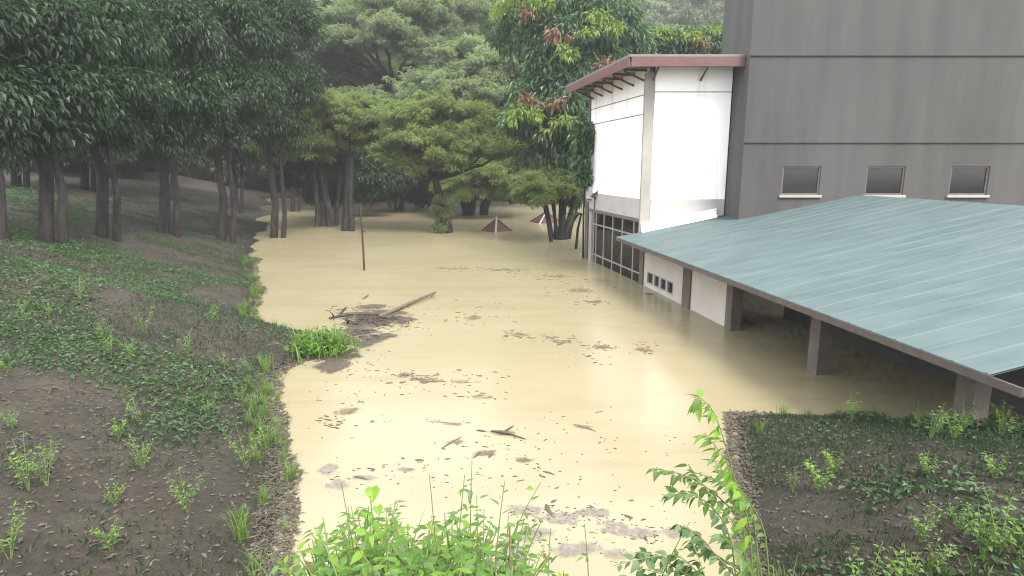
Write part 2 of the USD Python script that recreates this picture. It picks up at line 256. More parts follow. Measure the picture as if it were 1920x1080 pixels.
# pilasters
c0 = C2 - u * .0
obj('pilaster', box(C2[0] - .19, C2[0] + .20, C2[1] - .05, C2[1] + .20, 1.9, 8.72), 'pilaster_grey', hall)
obj('pilaster', slab(B2 - u * .18 - un * .06, B2 + u * .1 - un * .06, 3.2, 8.6, .3), 'pilaster_brown', hall)
for k, (a, b) in enumerate(((1098.5, 1103), (1106, 1110.5))):
    ta, tb = face_t(a, 440), face_t(b, 440); ta = min(ta, LU + .25)
    obj('pilaster', slab(C2 + u * tb - un * .07, C2 + u * ta - un * .07, -1.5, 2.64 if k else 3.1, .2), 'pilaster_brown' if k == 0 else 'pilaster_grey', hall)
obj('pilaster', slab(C2 + u * -.06 - un * .05, C2 + u * .22 - un * .05, -1.5, 2.0, .22), 'pilaster_brown', hall)
# roof
OV = 1.08
e0 = C2 - un * OV - np.array([0, 1.0]); e1 = B2 - un * OV + u * .9; e2 = np.array([22.5, C2[1] - 1.0])
zf0, zf1 = 8.78, 9.13
def fascia(a, b, name='fascia'):
    m = slab(a, b, zf0, zf1, .05); return obj(name, m, 'fascia_red', hall)
fascia(e1, e0); fascia(e0 + [.052, 0], np.array([8.98, e0[1]]))
quad = lambda pts, t: tri([*pts, *[p + np.array([0, 0, t]) for p in pts]], [[0, 2, 1], [0, 3, 2], [4, 5, 6], [4, 6, 7], *[f for k in range(4) for f in ([k, (k + 1) % 4, (k + 1) % 4 + 4], [k, (k + 1) % 4 + 4, k + 4])]])
rf = quad([P3(e0 + [-.04, -.05], 9.135), P3([8.97, e0[1] - .05], 9.135), P3([8.97, 35.6], 9.9), P3(e1 + [-.04, .05], 9.135)], .09); rf.fix_normals()
obj('roof', rf, 'roof_grey', hall)
sf = quad([P3(e0 + [.07, .07], 8.96), P3([8.96, e0[1] + .07], 8.96), P3([8.96, 35.2], 8.96), P3(e1 + [.09, -.05], 8.96)], .05); sf.fix_normals()
obj('soffit', sf, 'soffit', hall)
for k in range(6):                                     # rafters and struts under the left eave
    t = .35 + k * 1.35
    w = C2 + u * t; o = w - un * (OV - .06)
    obj('eave_beam', bar(P3(w - un * .01, 8.86), P3(o, 8.88), .07, .09), 'strut_brown', hall)
    obj('eave_strut', bar(P3(w - un * .01, 8.42), P3(o + un * .05, 8.80), .06, .07), 'strut_brown', hall)
for x in (C2[0] + .12, C2[0] + 2.05):
    obj('eave_strut', bar([x, C2[1] - .01, 8.42], [x + .02, C2[1] - .92, 8.85], .06, .07), 'strut_brown', hall)
# window wall
zt, zb = 2.70, -.9
head = slab(C2 + u * .22 - un * .03, C2 + u * (LU - .25) - un * .03, zt - .07, zt + .08, .12)
fr = obj('window_wall', head, 'frame_brown', hall)
cols = [1112.5, 1117, 1131.5, 1148, 1166, 1187.5]
ts = [face_t(c, 450) for c in cols]
for k, t in enumerate(ts):
    obj('mullion', slab(C2 + u * (t - .045) - un * .01, C2 + u * (t + .045) - un * .01, zb, zt - .072, .08), 'frame_metal', fr)
tz = [2.02, .42]
ends = [.22] + ts[::-1] + [LU - .3]
edges = sorted(ends)
for za in tz:
    obj('transom', slab(C2 + u * edges[0] - un * .004, C2 + u * edges[-1] - un * .004, za - .035, za + .035, .06), 'frame_metal', fr)
zz = [zb, tz[1], tz[0], zt - .075]
for a, b in zip(edges[:-1], edges[1:]):
    if b - a < .15: continue
    for za, zc in zip(zz[:-1], zz[1:]):
        obj('pane', slab(C2 + u * (a + .05) + un * .02, C2 + u * (b - .05) + un * .02, za + .038, zc - .038, .012), 'glass_dark', fr)
# meter box and camera on the far corner
bx = at(1103, 361, 33.3)
obj('junction_box', slab(bx[:2] - un * .05 - u * .22, bx[:2] - un * .05 + u * .22, bx[2] - .33, bx[2] + .32, .3), 'plastic_white', hall)
cm = at(1114, 364, 32.4)
obj('security_camera', cat([bar(cm + [.10, .1, -.22], cm + [-.06, .05, -.1], .07), bar(cm + [-.14, -.05, -.14], cm + [.22, -.12, .14], .13, .13), bar(cm + [.14, -.1, .14], cm + [.36, -.16, .2], .09, .05)]), 'black_plastic', hall)
obj('conduit', tube([cm + [.05, .2, -.2], cm + [.05, .2, -.85]], .03, 6), 'pilaster_brown', hall)

# lean-to (annexe)
ann = thing('lean_to_annexe', 'low cream lean-to with pale green metal roof and four small vents, half under brown water', 'building')
def ap(t, off=0.): return C2 + v_ * t + vn * off
tp0 = np.dot(on(1277, 573)[:2] - C2, v_); tp1 = np.dot(on(1288.5, 580)[:2] - C2, v_)
roof_under = 2.0
def wallseg(t0, t1, m='wall_cream', off=0.): return slab(ap(t1, off), ap(t0, off), -1.5, roof_under + .12 + off * .2, .18)
# vents: four openings cut as real recesses
W0, W1 = .2, tp0
r4 = [(1213.5, 1224), (1226.5, 1236), (1238.5, 1249), (1251.5, 1262.5)]
def ann_t(px, py):
    r = ray(px, py); m = np.array([[v_[0], -r[0]], [v_[1], -r[1]]]); return np.linalg.solve(m, -C2)[0]
def ann_z(px, py): 
    r = ray(px, py); d = (C2 + v_ * ann_t(px, py))[1]; return CAM_H + r[2] * d
vt = [(ann_t(a, 525), ann_t(b, 530)) for a, b in r4]
vz0, vz1 = ann_z(1238, 541), ann_z(1238, 520)
xsn = [W0] + [q for ab in vt for q in ab] + [W1]
pieces = [slab(ap(W1), ap(W0), -1.5, vz0, .18), slab(ap(W1), ap(W0), vz1, roof_under + .15, .18)]
for a, b in zip(xsn[::2], xsn[1::2]): pieces.append(slab(ap(b), ap(a), vz0 + .0005, vz1 - .0005, .179))
obj('wall', cat(pieces), 'wall_cream', ann)
for a, b in vt:
    vw = obj('vent', cat([slab(ap(b, -.012), ap(a, -.012), vz0 - .03, vz0 + .02, .08), slab(ap(b, -.012), ap(a, -.012), vz1 - .02, vz1 + .03, .08),
                          slab(ap(a + .03, -.012), ap(a - .02, -.012), vz0 + .021, vz1 - .021, .08), slab(ap(b + .02, -.012), ap(b - .03, -.012), vz0 + .021, vz1 - .021, .08)]), 'wall_band', ann)
    obj('vent_back', slab(ap(b - .032, .11), ap(a + .032, .11), vz0 + .022, vz1 - .022, .02), 'vent_dark', vw)
    for q in range(4):
        zq = vz0 + (vz1 - vz0) * (q + .6) / 4.4
        obj('louvre', bar(P3(ap(a + .035, .06), zq), P3(ap(b - .035, .06), zq), .09, .012, up=(-.7 * vn[0], -.7 * vn[1], .7)), 'vent_dark', vw)
obj('post', slab(ap(tp1, -.07), ap(tp0, -.07), -1.5, roof_under + .05, .3), 'pilaster_brown', ann)
obj('post', slab(ap(.21, -.06), ap(-.02, -.06), -1.5, roof_under + .05, .3), 'pilaster_brown', ann)
t2 = tp1 + 2.6
obj('wall', slab(ap(t2), ap(tp1), -1.5, roof_under + .15, .18), 'wall_cream', ann)
for t in (t2, t2 + 4.2, t2 + 8.4):
    obj('post', slab(ap(t + .38, -.07), ap(t, -.07), -1.5, roof_under + .05, .34), 'pilaster_brown', ann)
obj('wall', slab(ap(t2 + 9, 2.6), ap(t2 - 1, 2.6), -1.5, roof_under + .6, .18), 'cement_grey', ann, label='dark inner wall of the open porch')
# roof sheet with low ribs
ed = unit(np.array([.137, -.9905])); en = np.array([-ed[1], ed[0]])
tip = at(1154.5, 444, 26.35); zt0 = tip[2]
LE, SL, WID = 18.5, .205, 9.0
def RP(t, s, dz=0.): p = tip[:2] + ed * t + en * s; return np.array([p[0], p[1], zt0 + s * SL + dz])
tt, prof = [], []
for k in range(int(LE / .6)):
    for o, h in ((0, 0), (.50, 0), (.53, .011), (.57, .011)): tt.append(k * .6 + o); prof.append(h)
tt.append(int(LE / .6) * .6); prof.append(0)
ss = np.linspace(0, WID, 10); nt = len(tt)
def trim(t, s):                                      # keep the sheet in front of the hall's front wall
    p = RP(t, s); lim = C2[1] - .02
    if p[1] > lim and p[0] > 5.2: p[1] = lim
    return p
vv = [trim(t, s) + [0, 0, h] for s in ss for t, h in zip(tt, prof)]
ff = [[a * nt + b, a * nt + b + 1, (a + 1) * nt + b + 1, (a + 1) * nt + b] for a in range(9) for b in range(nt - 1)]
vb = [trim(t, s) + [0, 0, -.03] for s in ss for t, h in zip(tt, prof)]; nn = len(vv)
fb = [[nn + q for q in f[::-1]] for f in ff]
edge = [[b, nn + b, nn + b + 1, b + 1] for b in range(nt - 1)] + [[a * nt, (a + 1) * nt, nn + (a + 1) * nt, nn + a * nt] for a in range(9)]
roof = obj('roof', (np.array(vv + vb), np.array(ff + fb + edge)), 'roof_teal', ann)
obj('eave_board', bar(RP(.02, .03, -.10), RP(LE, .03, -.10), .05, .13), 'eave_brown', ann)
obj('barge_board', bar(RP(.04, .06, -.10), RP(.04, 1.06, -.10), .05, .12), 'eave_brown', ann)
for k in range(11):
    t = .9 + k * 1.6; obj('rafter', bar(RP(t, .06, -.09), RP(t, 1.35, -.09), .06, .1), 'eave_brown', ann)
x0, x1 = C2[0] - .12, 8.6
zl = lambda x: zt0 + (x - tip[0]) * SL * 1.0
def flash(y0, y1, d0, d1):
    m = tri([[x, y, zl(x) + d] for x in (x0, x1) for y, d in ((y0, d0), (y1, d0), (y1, d1), (y0, d1))], [[0, 1, 2], [0, 2, 3], [4, 6, 5], [4, 7, 6]] + [f for k in range(4) for f in ([k, k + 4, (k + 1) % 4], [(k + 1) % 4, k + 4, (k + 1) % 4 + 4])]); m.fix_normals(); return m
obj('flashing', cat([flash(C2[1] - .26, C2[1] - .055, .0, .13), flash(C2[1] - .12, C2[1] - .052, .132, .33), flash(C2[1] - .17, C2[1] - .05, .332, .37)]), 'flashing_white', ann)

# grey cement block next to the hall
blk = thing('cement_block_building', 'grey unpainted cement block with dark louvre windows right of the white hall', 'building')
bx0, by0 = 9.0, 24.6
holes = [(bx0 + 1.6 + k * 3.3, z) for k in range(5) for z in (3.9,)]
pcs = [box(bx0, 27, by0, by0 + .25, -1.5, 3.9), box(bx0, 27, by0, by0 + .25, 5.0, 14)]
xe = [bx0] + [q for h in holes for q in (h[0], h[0] + 1.5)] + [27]
for a, b in zip(xe[::2], xe[1::2]): pcs.append(box(a, b, by0 + .0005, by0 + .249, 3.9, 5.0))
obj('wall', cat(pcs), 'cement_grey', blk)
obj('wall', box(bx0 + .0, bx0 + .25, by0 + .251, 28.0, -1.5, 14), 'cement_grey', blk)
obj('roof', box(bx0 - .1, 27.3, by0 - .3, 28.2, 14.005, 14.25), 'cement_grey', blk)
for z in (5.9, 9.1):
    obj('string_course', box(bx0 - .04, 27, by0 - .06, by0 - .002, z, z + .22), 'cement_grey', blk)
for hx, hz in holes:
    wn = obj('window', cat([box(hx, hx + .06, by0 + .05, by0 + .12, hz, hz + 1.1), box(hx + 1.44, hx + 1.5, by0 + .05, by0 + .12, hz, hz + 1.1), box(hx + .06, hx + 1.44, by0 + .05, by0 + .12, hz, hz + .06), box(hx + .06, hx + 1.44, by0 + .05, by0 + .12, hz + 1.04, hz + 1.1)]), 'frame_brown', blk)
    obj('pane', box(hx + .06, hx + 1.44, by0 + .1, by0 + .11, hz + .06, hz + 1.04), 'glass_black', wn)

# ------------------------------------------------------------------ trees
def pad_leaves(rng, c, r, n_sub, n_leaf, sub, L, Wd, flat=.4, hang=0.):
    """A cushion of foliage: leaf clumps over a low dome of radii r round c."""
    a = rng.rand(n_sub) * 2 * np.pi; q = np.sqrt(rng.rand(n_sub)); edge = .6 + .75 * rng.rand(n_sub) ** 1.5
    cx, cy = q * np.cos(a) * edge, q * np.sin(a) * edge
    cz = (1 - q ** 2) * 1.5 * (rng.rand(n_sub) ** .6) - .55 * rng.rand(n_sub) ** 1.5 + .35 * rng.randn(n_sub) * (rng.rand(n_sub) < .3)
    cc = np.stack([cx * r[0], cy * r[1], cz * r[2]], 1) + c
    s = sub * (.6 + .8 * rng.rand(n_sub))
    k = np.repeat(np.arange(n_sub), n_leaf)
    d = rng.randn(len(k), 3); d = unit(d) * (rng.rand(len(k), 1) ** .45)
    P = cc[k] + d * s[k][:, None] * [1, 1, flat]
    out = d * [1, 1, .3] + np.stack([cx, cy, 0 * cx], 1)[k] * .5 + rng.randn(len(k), 3) * .35
    out[:, 2] -= hang + .1
    N = rng.randn(len(k), 3) * .45 + [0, 0, 1]
    return leaf_cards(P, out, N, L * (.6 + .8 * rng.rand(len(k))), Wd * (.6 + .8 * rng.rand(len(k))))
def blob_leaves(rng, c, r, n_sub, n_leaf, sub, L, Wd):
    d = unit(rng.randn(n_sub, 3)); d[:, 2] = np.where(d[:, 2] < -.55, -d[:, 2], d[:, 2]); q = .62 + .45 * rng.rand(n_sub, 1)
    cc = c + d * q * r
    k = np.repeat(np.arange(n_sub), n_leaf); e = unit(rng.randn(len(k), 3)); s = sub * (.7 + .6 * rng.rand(n_sub))
    P = cc[k] + e * s[k][:, None] * (.25 + .75 * rng.rand(len(k), 1)) * [1, 1, .75]
    out = e * .9 + d[k] * .35 + rng.randn(len(k), 3) * .3; out[:, 2] -= .75
    N = e + [0, 0, .9] + rng.randn(len(k), 3) * .3
    return leaf_cards(P, out, N, L * (.7 + .6 * rng.rand(len(k))), Wd * (.7 + .6 * rng.rand(len(k))), fold=.18, droop=.3)
def limbs(rng, t, start, ends, r0, bark, name='limb', arch=.25):
    for e in ends:
        e = np.asarray(e, float); n = np.linalg.norm(e - start)
        c = start * .45 + e * .55 + rng.randn(3) * n * .08; c[2] = start[2] + (e[2] - start[2]) * (.35 + arch * rng.rand())
        p = bez(start, c, e, 10); p[1:-1] += rng.randn(8, 3) * n * .015
        rad = r0 * np.linspace(1, .22, 10)
        ms = [tube(p, rad, 7)]
        for q in range(4):                              # twigs up into the foliage
            k = rng.randint(4, 10); k = min(k, 9); w_ = p[k] + rng.randn(3) * [n * .13, n * .13, n * .05] + [0, 0, n * .06]
            ms.append(tube(bez(p[k], (p[k] + w_) / 2 + rng.randn(3) * n * .02, w_, 5), np.linspace(rad[k] * .6, .012, 5), 5))
        obj(name, cat(ms), bark, t, smooth=True)
def pads_of(spec, d, deep=1.1):
    out = []
    for s in spec:
        px, py, w, h = s[:4]; dd = d + (s[4] if len(s) > 4 else 0); k = dd / FPX
        out.append((at(px, py, dd), np.array([w * k, w * k * deep, h * k])))
    return out
def satellites(rng, pads):
    out = []
    for c, r in pads:
        for q in range(4):
            a = rng.rand() * 6.28; f = .55 + .5 * rng.rand(); k = .35 + .3 * rng.rand()
            out.append((c + np.array([math.cos(a) * r[0] * f, math.sin(a) * r[1] * f, r[2] * (rng.rand() * 2.6 - 1.5)]), r * np.array([k, k, k * 1.8])))
    return out
def feather_tree(seed, label, group, base, trunk_pts, r0, r1, pads, bark='bark_dark', leaf='leaf_feather', L=.34, dens=1., stems=(), name='spreading_tree'):
    rng = np.random.RandomState(seed); base = np.array([base[0], base[1], 0.])
    t = thing(name, label, 'tree', group=group)
    p = np.array(trunk_pts); n = len(p)
    obj('trunk', tube(p, np.linspace(r0, r1, n) * np.r_[1.15, np.ones(n - 1)], 12, .1, seed), bark, t, smooth=True)
    for sp, a, b in stems:
        obj('trunk', tube(np.array(sp), np.linspace(a, b, len(sp)), 10, .1, seed + 1), bark, t, smooth=True)
    limbs(rng, t, p[-1], [c - [0, 0, r[2] * .3] for c, r in pads], r1 * .62, bark)
    parts = []
    for c, r in list(pads) + satellites(rng, pads):
        area = r[0] * r[1]; sub = .33 + .04 * r[0]
        ns = int(np.clip(area / sub ** 2 * 1.9 * dens, 8, 240))
        nl = int(np.clip(1.5 * sub * sub * 3.1 / (L * L * .3 * .5), 25, 110))
        parts.append(pad_leaves(rng, c, r, ns, nl, sub, L, L * .3, flat=.55))
    obj('crown', join(parts), leaf, t)
    return t
G1 = None
# 1 big spreading tree in the haze behind
D = 72
feather_tree(1, 'big hazy spreading tree whose forked limbs show bare under a flat pale top', G1, on(742, 372), [at(748, 395, D), at(746, 300, D), at(742, 230, D), at(752, 190, D), at(738, 160, D)], .5, .42,
    pads_of([(640, 42, 62, 20), (705, 22, 66, 20), (775, 32, 66, 22), (835, 58, 55, 20, 3), (655, 84, 55, 13, -3), (728, 66, 60, 14, -3), (805, 88, 50, 12, -3), (612, 108, 40, 16, 2), (870, 20, 55, 20, 4), (600, 60, 50, 20, 4), (690, 50, 50, 14, 4), (630, 150, 40, 12, 2), (860, 100, 40, 14, -2), (560, 95, 50, 18, 3)], D), leaf='leaf_feather_pale', L=.42)
# 2 the front left tree with straight trunks
D = 49.1
b = at(652, 434, D)
feather_tree(2, 'left tree with thick twin straight dark trunks nearest the thin pole', None, b, [at(651, 446, D), at(652, 420, D), at(653, 380, D), at(657, 320, D), at(660, 262, D)], .50, .22,
    pads_of([(620, 232, 48, 24), (668, 226, 48, 20), (703, 246, 30, 16), (640, 204, 52, 15, 1), (606, 268, 32, 18, -1), (572, 225, 52, 26, 1), (690, 205, 40, 14, 2), (540, 260, 45, 22)], D), stems=[([at(659, 446, D - .5), at(660, 420, D - .5), at(657, 370, D - .3), at(659, 300, D - .2), at(663, 265, D)], .26, .12), ([at(646, 443, D + .4), at(645, 415, D + .4), at(648, 370, D + .3), at(652, 300, D)], .22, .16)], bark='bark_dark', L=.3)
# 3 leaning stems left of it
D = 52.5
feather_tree(3, 'clump of leaning pale and dark stems left of the twin dark trunks', None, at(615, 425, D), [at(621, 432, D), at(620, 400, D), at(611, 370, D), at(604, 330, D), at(600, 290, D)], .34, .16,
    pads_of([(590, 290, 45, 22), (620, 300, 35, 16), (560, 310, 45, 22), (640, 310, 28, 14, 1)], D), stems=[([at(608, 432, D + .5), at(605, 390, D + .5), at(607, 340, D + .5), at(612, 300, D)], .42, .2), ([at(631, 430, D + .6), at(631, 395, D + .6), at(636, 350, D + .4), at(640, 305, D)], .2, .1), ([at(598, 430, D), at(596, 380, D), at(588, 310, D)], .3, .15)], bark='bark_grey', leaf='leaf_dark', L=.32)
# 4 centre tree
D = 47.5
t4 = feather_tree(4, 'middle tree leaning left over the water with green creeper hanging on its trunk', None, at(838, 436, D), [at(840, 446, D), at(838, 420, D), at(833, 390, D), at(822, 360, D), at(816, 338, D)], .40, .26,
    pads_of([(770, 214, 55, 18, 1), (828, 204, 55, 17, 2), (888, 216, 50, 18, 2), (742, 250, 36, 18), (792, 262, 60, 18, -1), (850, 258, 52, 15, 0), (762, 302, 42, 15, -1), (735, 285, 28, 14), (905, 286, 50, 14, 1), (960, 284, 42, 13, 0), (836, 296, 34, 13, -2), (800, 312, 30, 10, -1), (905, 250, 45, 14, 2)], D), L=.3)
rng = np.random.RandomState(44)
cr = [pad_leaves(rng, at(px, py, D - .35), np.array([w, w, w * 1.0]) * .7 * D / FPX, 9, 36, .28, .28, .09, flat=.8, hang=.5) for px, py, w in ((826, 372, 10), (822, 392, 13), (830, 408, 14), (824, 422, 9), (838, 398, 10), (848, 375, 14), (868, 366, 14), (828, 428, 8))]
obj('creeper', join(cr), 'leaf_feather', t4)
# 5, 6 the pair of trunks behind
D = 65
feather_tree(5, 'dark vee shaped trunk standing behind the middle tree', None, at(879, 403, D), [at(880, 410, D), at(879, 398, D), at(882, 385, D), at(884, 372, D)], .72, .5,
    pads_of([(885, 340, 52, 13, -3), (938, 338, 46, 13, -4), (860, 356, 34, 9, -4), (975, 312, 45, 16, -2), (900, 312, 50, 13, 0), (845, 330, 40, 12, 0), (910, 358, 30, 8, -5)], D), stems=[([at(878, 408, D), at(872, 385, D), at(862, 362, D), at(852, 340, D)], .5, .25), ([at(882, 408, D - .3), at(886, 380, D - .3), at(889, 350, D)], .45, .25)], L=.36)
feather_tree(6, 'slimmer forked trunk right of the vee shaped trunk under a tall pale crown', None, at(906, 403, D), [at(906, 410, D), at(906, 390, D), at(910, 375, D), at(914, 330, D), at(912, 260, D)], .38, .26,
    pads_of([(835, 150, 60, 17, 1), (900, 138, 60, 20, 2), (962, 138, 52, 22, 1), (1002, 160, 40, 20, 0), (786, 178, 55, 13, 0), (868, 178, 60, 14, -1), (945, 180, 55, 16, -1), (715, 196, 48, 12, 0), (905, 105, 50, 16, 4), (960, 100, 50, 18, 4), (820, 120, 40, 12, 3), (650, 185, 45, 12, 2), (990, 205, 35, 14, 0), (930, 225, 50, 15, 1)], D), stems=[([at(909, 408, D), at(913, 385, D), at(925, 368, D), at(938, 350, D)], .3, .16)], leaf='leaf_feather_pale', L=.4)
for k, (px, d, lab, pads) in enumerate((
    (655, 84, 'pale hazy spreading tree at the left behind the big forked one', [(600, 130, 50, 16), (650, 118, 50, 14), (700, 150, 50, 14), (560, 70, 60, 18), (640, 172, 50, 12), (600, 195, 45, 14), (690, 205, 50, 14), (620, 20, 60, 20), (680, 0, 60, 20), (590, 235, 45, 16)]),
    (960, 84, 'pale hazy spreading tree behind the tall broadleaved one', [(920, 18, 55, 20), (985, 35, 50, 20), (940, 65, 50, 16), (1000, 95, 50, 18), (895, 75, 50, 16), (960, 120, 50, 14), (900, 110, 50, 14), (1020, 150, 50, 18)]),
    (795, 90, 'pale hazy spreading tree seen through the limbs of the forked one', [(755, 120, 50, 14), (822, 112, 55, 14), (790, 150, 55, 14), (740, 172, 50, 14), (860, 160, 50, 14), (800, 200, 55, 15), (735, 225, 50, 15), (860, 40, 60, 22), (760, 10, 60, 20), (700, 260, 50, 15)]),
    (885, 78, 'mid green spreading tree directly behind the middle leaning tree', [(880, 232, 55, 16), (930, 250, 50, 16), (835, 238, 55, 16), (985, 245, 45, 16), (905, 205, 55, 14), (800, 262, 50, 16), (960, 280, 45, 14), (860, 285, 50, 14), (760, 255, 50, 15)]))):
    y_ = {84: 200, 90: 200, 78: 300}[d]
    feather_tree(110 + k, lab, None, on(px, 380), [at(px + 3, 382, d), at(px, 340, d), at(px + 4, (y_ + 340) / 2, d), at(px, y_, d)], .5, .3, pads_of(pads, d), bark='bark_grey', leaf='leaf_feather_pale' if k != 3 else 'leaf_feather', L=.45)
# 7 young feathery tree by the clump
D = 41.5
feather_tree(7, 'small feathery tree spreading low over the dark stems beside the hall', None, at(1030, 448, D), [at(1034, 456, D), at(1028, 420, D), at(1020, 385, D), at(1016, 360, D)], .11, .07,
    pads_of([(1000, 340, 30, 12), (1042, 332, 42, 12, 1), (1072, 346, 26, 11, 1), (1016, 362, 30, 9, -1), (1050, 358, 30, 9), (985, 362, 18, 9), (1086, 322, 18, 12, 2)], D), L=.27)
# 8 broadleaved multi-stemmed tree
def broad_tree(seed, label, spots, d, stems, bark='bark_dark', leaf='leaf_broad', L=.5, Wd=.17, young=(), rust=(), name='broadleaved_tree', group=None, dens=1., sub=.75, nl=34):
    rng = np.random.RandomState(seed); t = thing(name, label, 'tree', group=group)
    for sp, a, b in stems: obj('trunk', tube(np.array(sp), np.linspace(a, b, len(sp)), 9, .08, seed), bark, t, smooth=True)
    top = np.array(stems[0][0][-1]); parts = []
    for s in spots:
        px, py, r = s[:3]; dd = d + (s[3] if len(s) > 3 else 0); c = at(px, py, dd); R = r * dd / FPX
        parts.append(blob_leaves(rng, c, np.array([R, R, R * .85]), int(max(9, 26 * dens * R * R / 2.2)), nl, sub, L, Wd))
        k = rng.randint(len(stems)); st = np.array(stems[k][0][-1])
        obj('limb', tube(bez(st, (st + c) / 2 + [0, 0, .4], c, 7), np.linspace(stems[k][2] * .7, .03, 7), 6), bark, t, smooth=True)
    obj('crown', join(parts), leaf, t)
    for nm, sp, m in (('young_leaves', young, 'leaf_lime'), ('red_leaves', rust, 'leaf_rust')):
        ps = []
        for px, py, r, dd in sp:
            c = at(px, py, d + dd); R = r * (d + dd) / FPX
            ps.append(blob_leaves(rng, c, np.array([R, R, R * .6]), 7, 16, .35, L * .8, Wd * .95))
        if ps: obj(nm, join(ps), m, t)
    return t
D = 43
stems = []
rs = np.random.RandomState(8)
for k, (x0_, x1_, y1_) in enumerate(((1052, 1062, 280), (1046, 1030, 330), (1036, 1018, 365), (1058, 1085, 330), (1050, 1050, 330), (1062, 1078, 350), (1042, 1038, 340), (1066, 1095, 370))):
    stems.append(([at(x0_, 458, D - .3 + k * .1), at(x0_ + (x1_ - x0_) * .15, 430, D), at(x0_ + (x1_ - x0_) * .55, 390, D), at(x1_, y1_, D + .5)], .26 if k in (0, 3) else .13 + .03 * rs.rand(), .14 if k in (0, 3) else .07))
broad_tree(8, 'tall broadleaved tree on many thin stems at the hall corner with reddish new leaves', [
    (975, 30, 40, 3), (1030, 20, 45, 2), (1090, 25, 45, 2), (1145, 35, 42, 3), (1000, 80, 42, 2), (1060, 75, 48, 1), (1120, 85, 45, 2), (1170, 80, 36, 3), (1025, 130, 42, 1), (1085, 135, 45, 1), (1140, 125, 30, 2),
    (1000, 185, 36, 1), (1050, 185, 42, 0), (1095, 190, 32, 1), (965, 228, 28, 0), (1010, 235, 36, 0), (1060, 240, 42, 0), (1095, 245, 26, 0), (1045, 290, 38, 1), (1085, 300, 28, 1), (1000, 290, 26, 2), (1075, 370, 18, 2), (950, 75, 26, 4), (1200, 95, 22, 4)],
    D, stems, young=[(980, 215, 24, -2.2), (965, 225, 16, -2.4), (1055, 232, 28, -2.4), (945, 20, 30, 0), (960, 5, 30, 0), (1060, 98, 20, -1.6), (1118, 35, 18, -1), (1095, 262, 15, -2.4), (1020, 15, 18, -1), (1000, 218, 14, -2.4), (1100, 60, 14, -1.4), (1150, 55, 14, -.8)],
    rust=[(1048, 65, 18, -1.4), (995, 30, 14, -.6), (1043, 195, 14, -2), (990, 192, 15, -1.8), (1135, 125, 12, -.9)])
# branch that reaches past the corner of the hall
D = 33.2
rng = np.random.RandomState(81)
br = thing('leafy_sapling', 'leafy sapling crown pushing past the far corner of the white hall', 'tree')
obj('trunk', tube([at(1093, 492, 33.9), at(1094, 400, 33.8), at(1098, 320, 33.4), at(1100, 275, D)], [.06, .05, .04, .02], 6), 'bark_dark', br, smooth=True)
obj('crown', join([blob_leaves(rng, at(px, py, D), np.array([r, r, r]) * D / FPX, 8, 18, .3, .42, .2) for px, py, r in ((1096, 272, 14), (1106, 270, 9), (1092, 300, 12), (1088, 240, 14), (1094, 335, 8))]), 'leaf_broad', br)
# palm-like plant beside the stems
pl = thing('broken_banana_plant', 'ragged dark banana like plant drooping between the stems and the hall', 'plant')
rng = np.random.RandomState(17); pb = at(1080, 452, 38)
obj('stem', tube([pb - [0, 0, .5], pb + [.1, 0, .8], pb + [.3, 0, 1.7]], [.09, .08, .05], 7), 'bark_dark', pl, smooth=True)
for k in range(8):
    a = rng.rand() * 6.28; L_ = 1.1 + .6 * rng.rand(); s0 = pb + [.3, 0, 1.6]
    e = s0 + np.array([math.cos(a), math.sin(a), 0]) * L_ + [0, 0, -.9 + .9 * rng.rand()]
    p = bez(s0, (s0 + e) / 2 + [0, 0, .7], e, 8); sd = unit(np.cross(e - s0, [0, 0, 1.])); wv = np.sin(np.linspace(.15, 3.0, 8)) * .14
    vL = np.vstack([p - sd * wv[:, None], p + sd * wv[:, None] - [0, 0, .03]])
    obj('leaf', (vL, np.array([[q, q + 1, q + 9, q + 8] for q in range(7)])), 'leaf_dark', pl)
# 9 trees behind the roof
D = 50
def simple_stems(px, d, r=.35, top=120): 
    g = at(px, 300, d); z0 = float(ground_z(g[0], g[1])); return [([np.array([g[0], g[1], z0 - .4]), np.array([g[0] + .3, g[1], z0 + 4]), at(px, top, d)], r, r * .4)]
broad_tree(9, 'yellow green broadleaved crown showing above the middle of the red edged roof', [(1225, 85, 26), (1262, 82, 24), (1292, 80, 22), (1190, 95, 20), (1245, 112, 26), (1290, 118, 28)], D, simple_stems(1250, D), leaf='leaf_broad', young=[(1225, 70, 22, -1), (1262, 68, 20, -1), (1288, 70, 18, -1), (1240, 62, 14, -1)], rust=[(1310, 82, 12, -1)])
broad_tree(10, 'broadleaved crown behind the roof next to the grey block', [(1330, 85, 34), (1385, 80, 36), (1350, 130, 40), (1420, 120, 40)], D + 4, simple_stems(1370, D + 4), leaf='leaf_broad', young=[(1330, 62, 16, -1)])
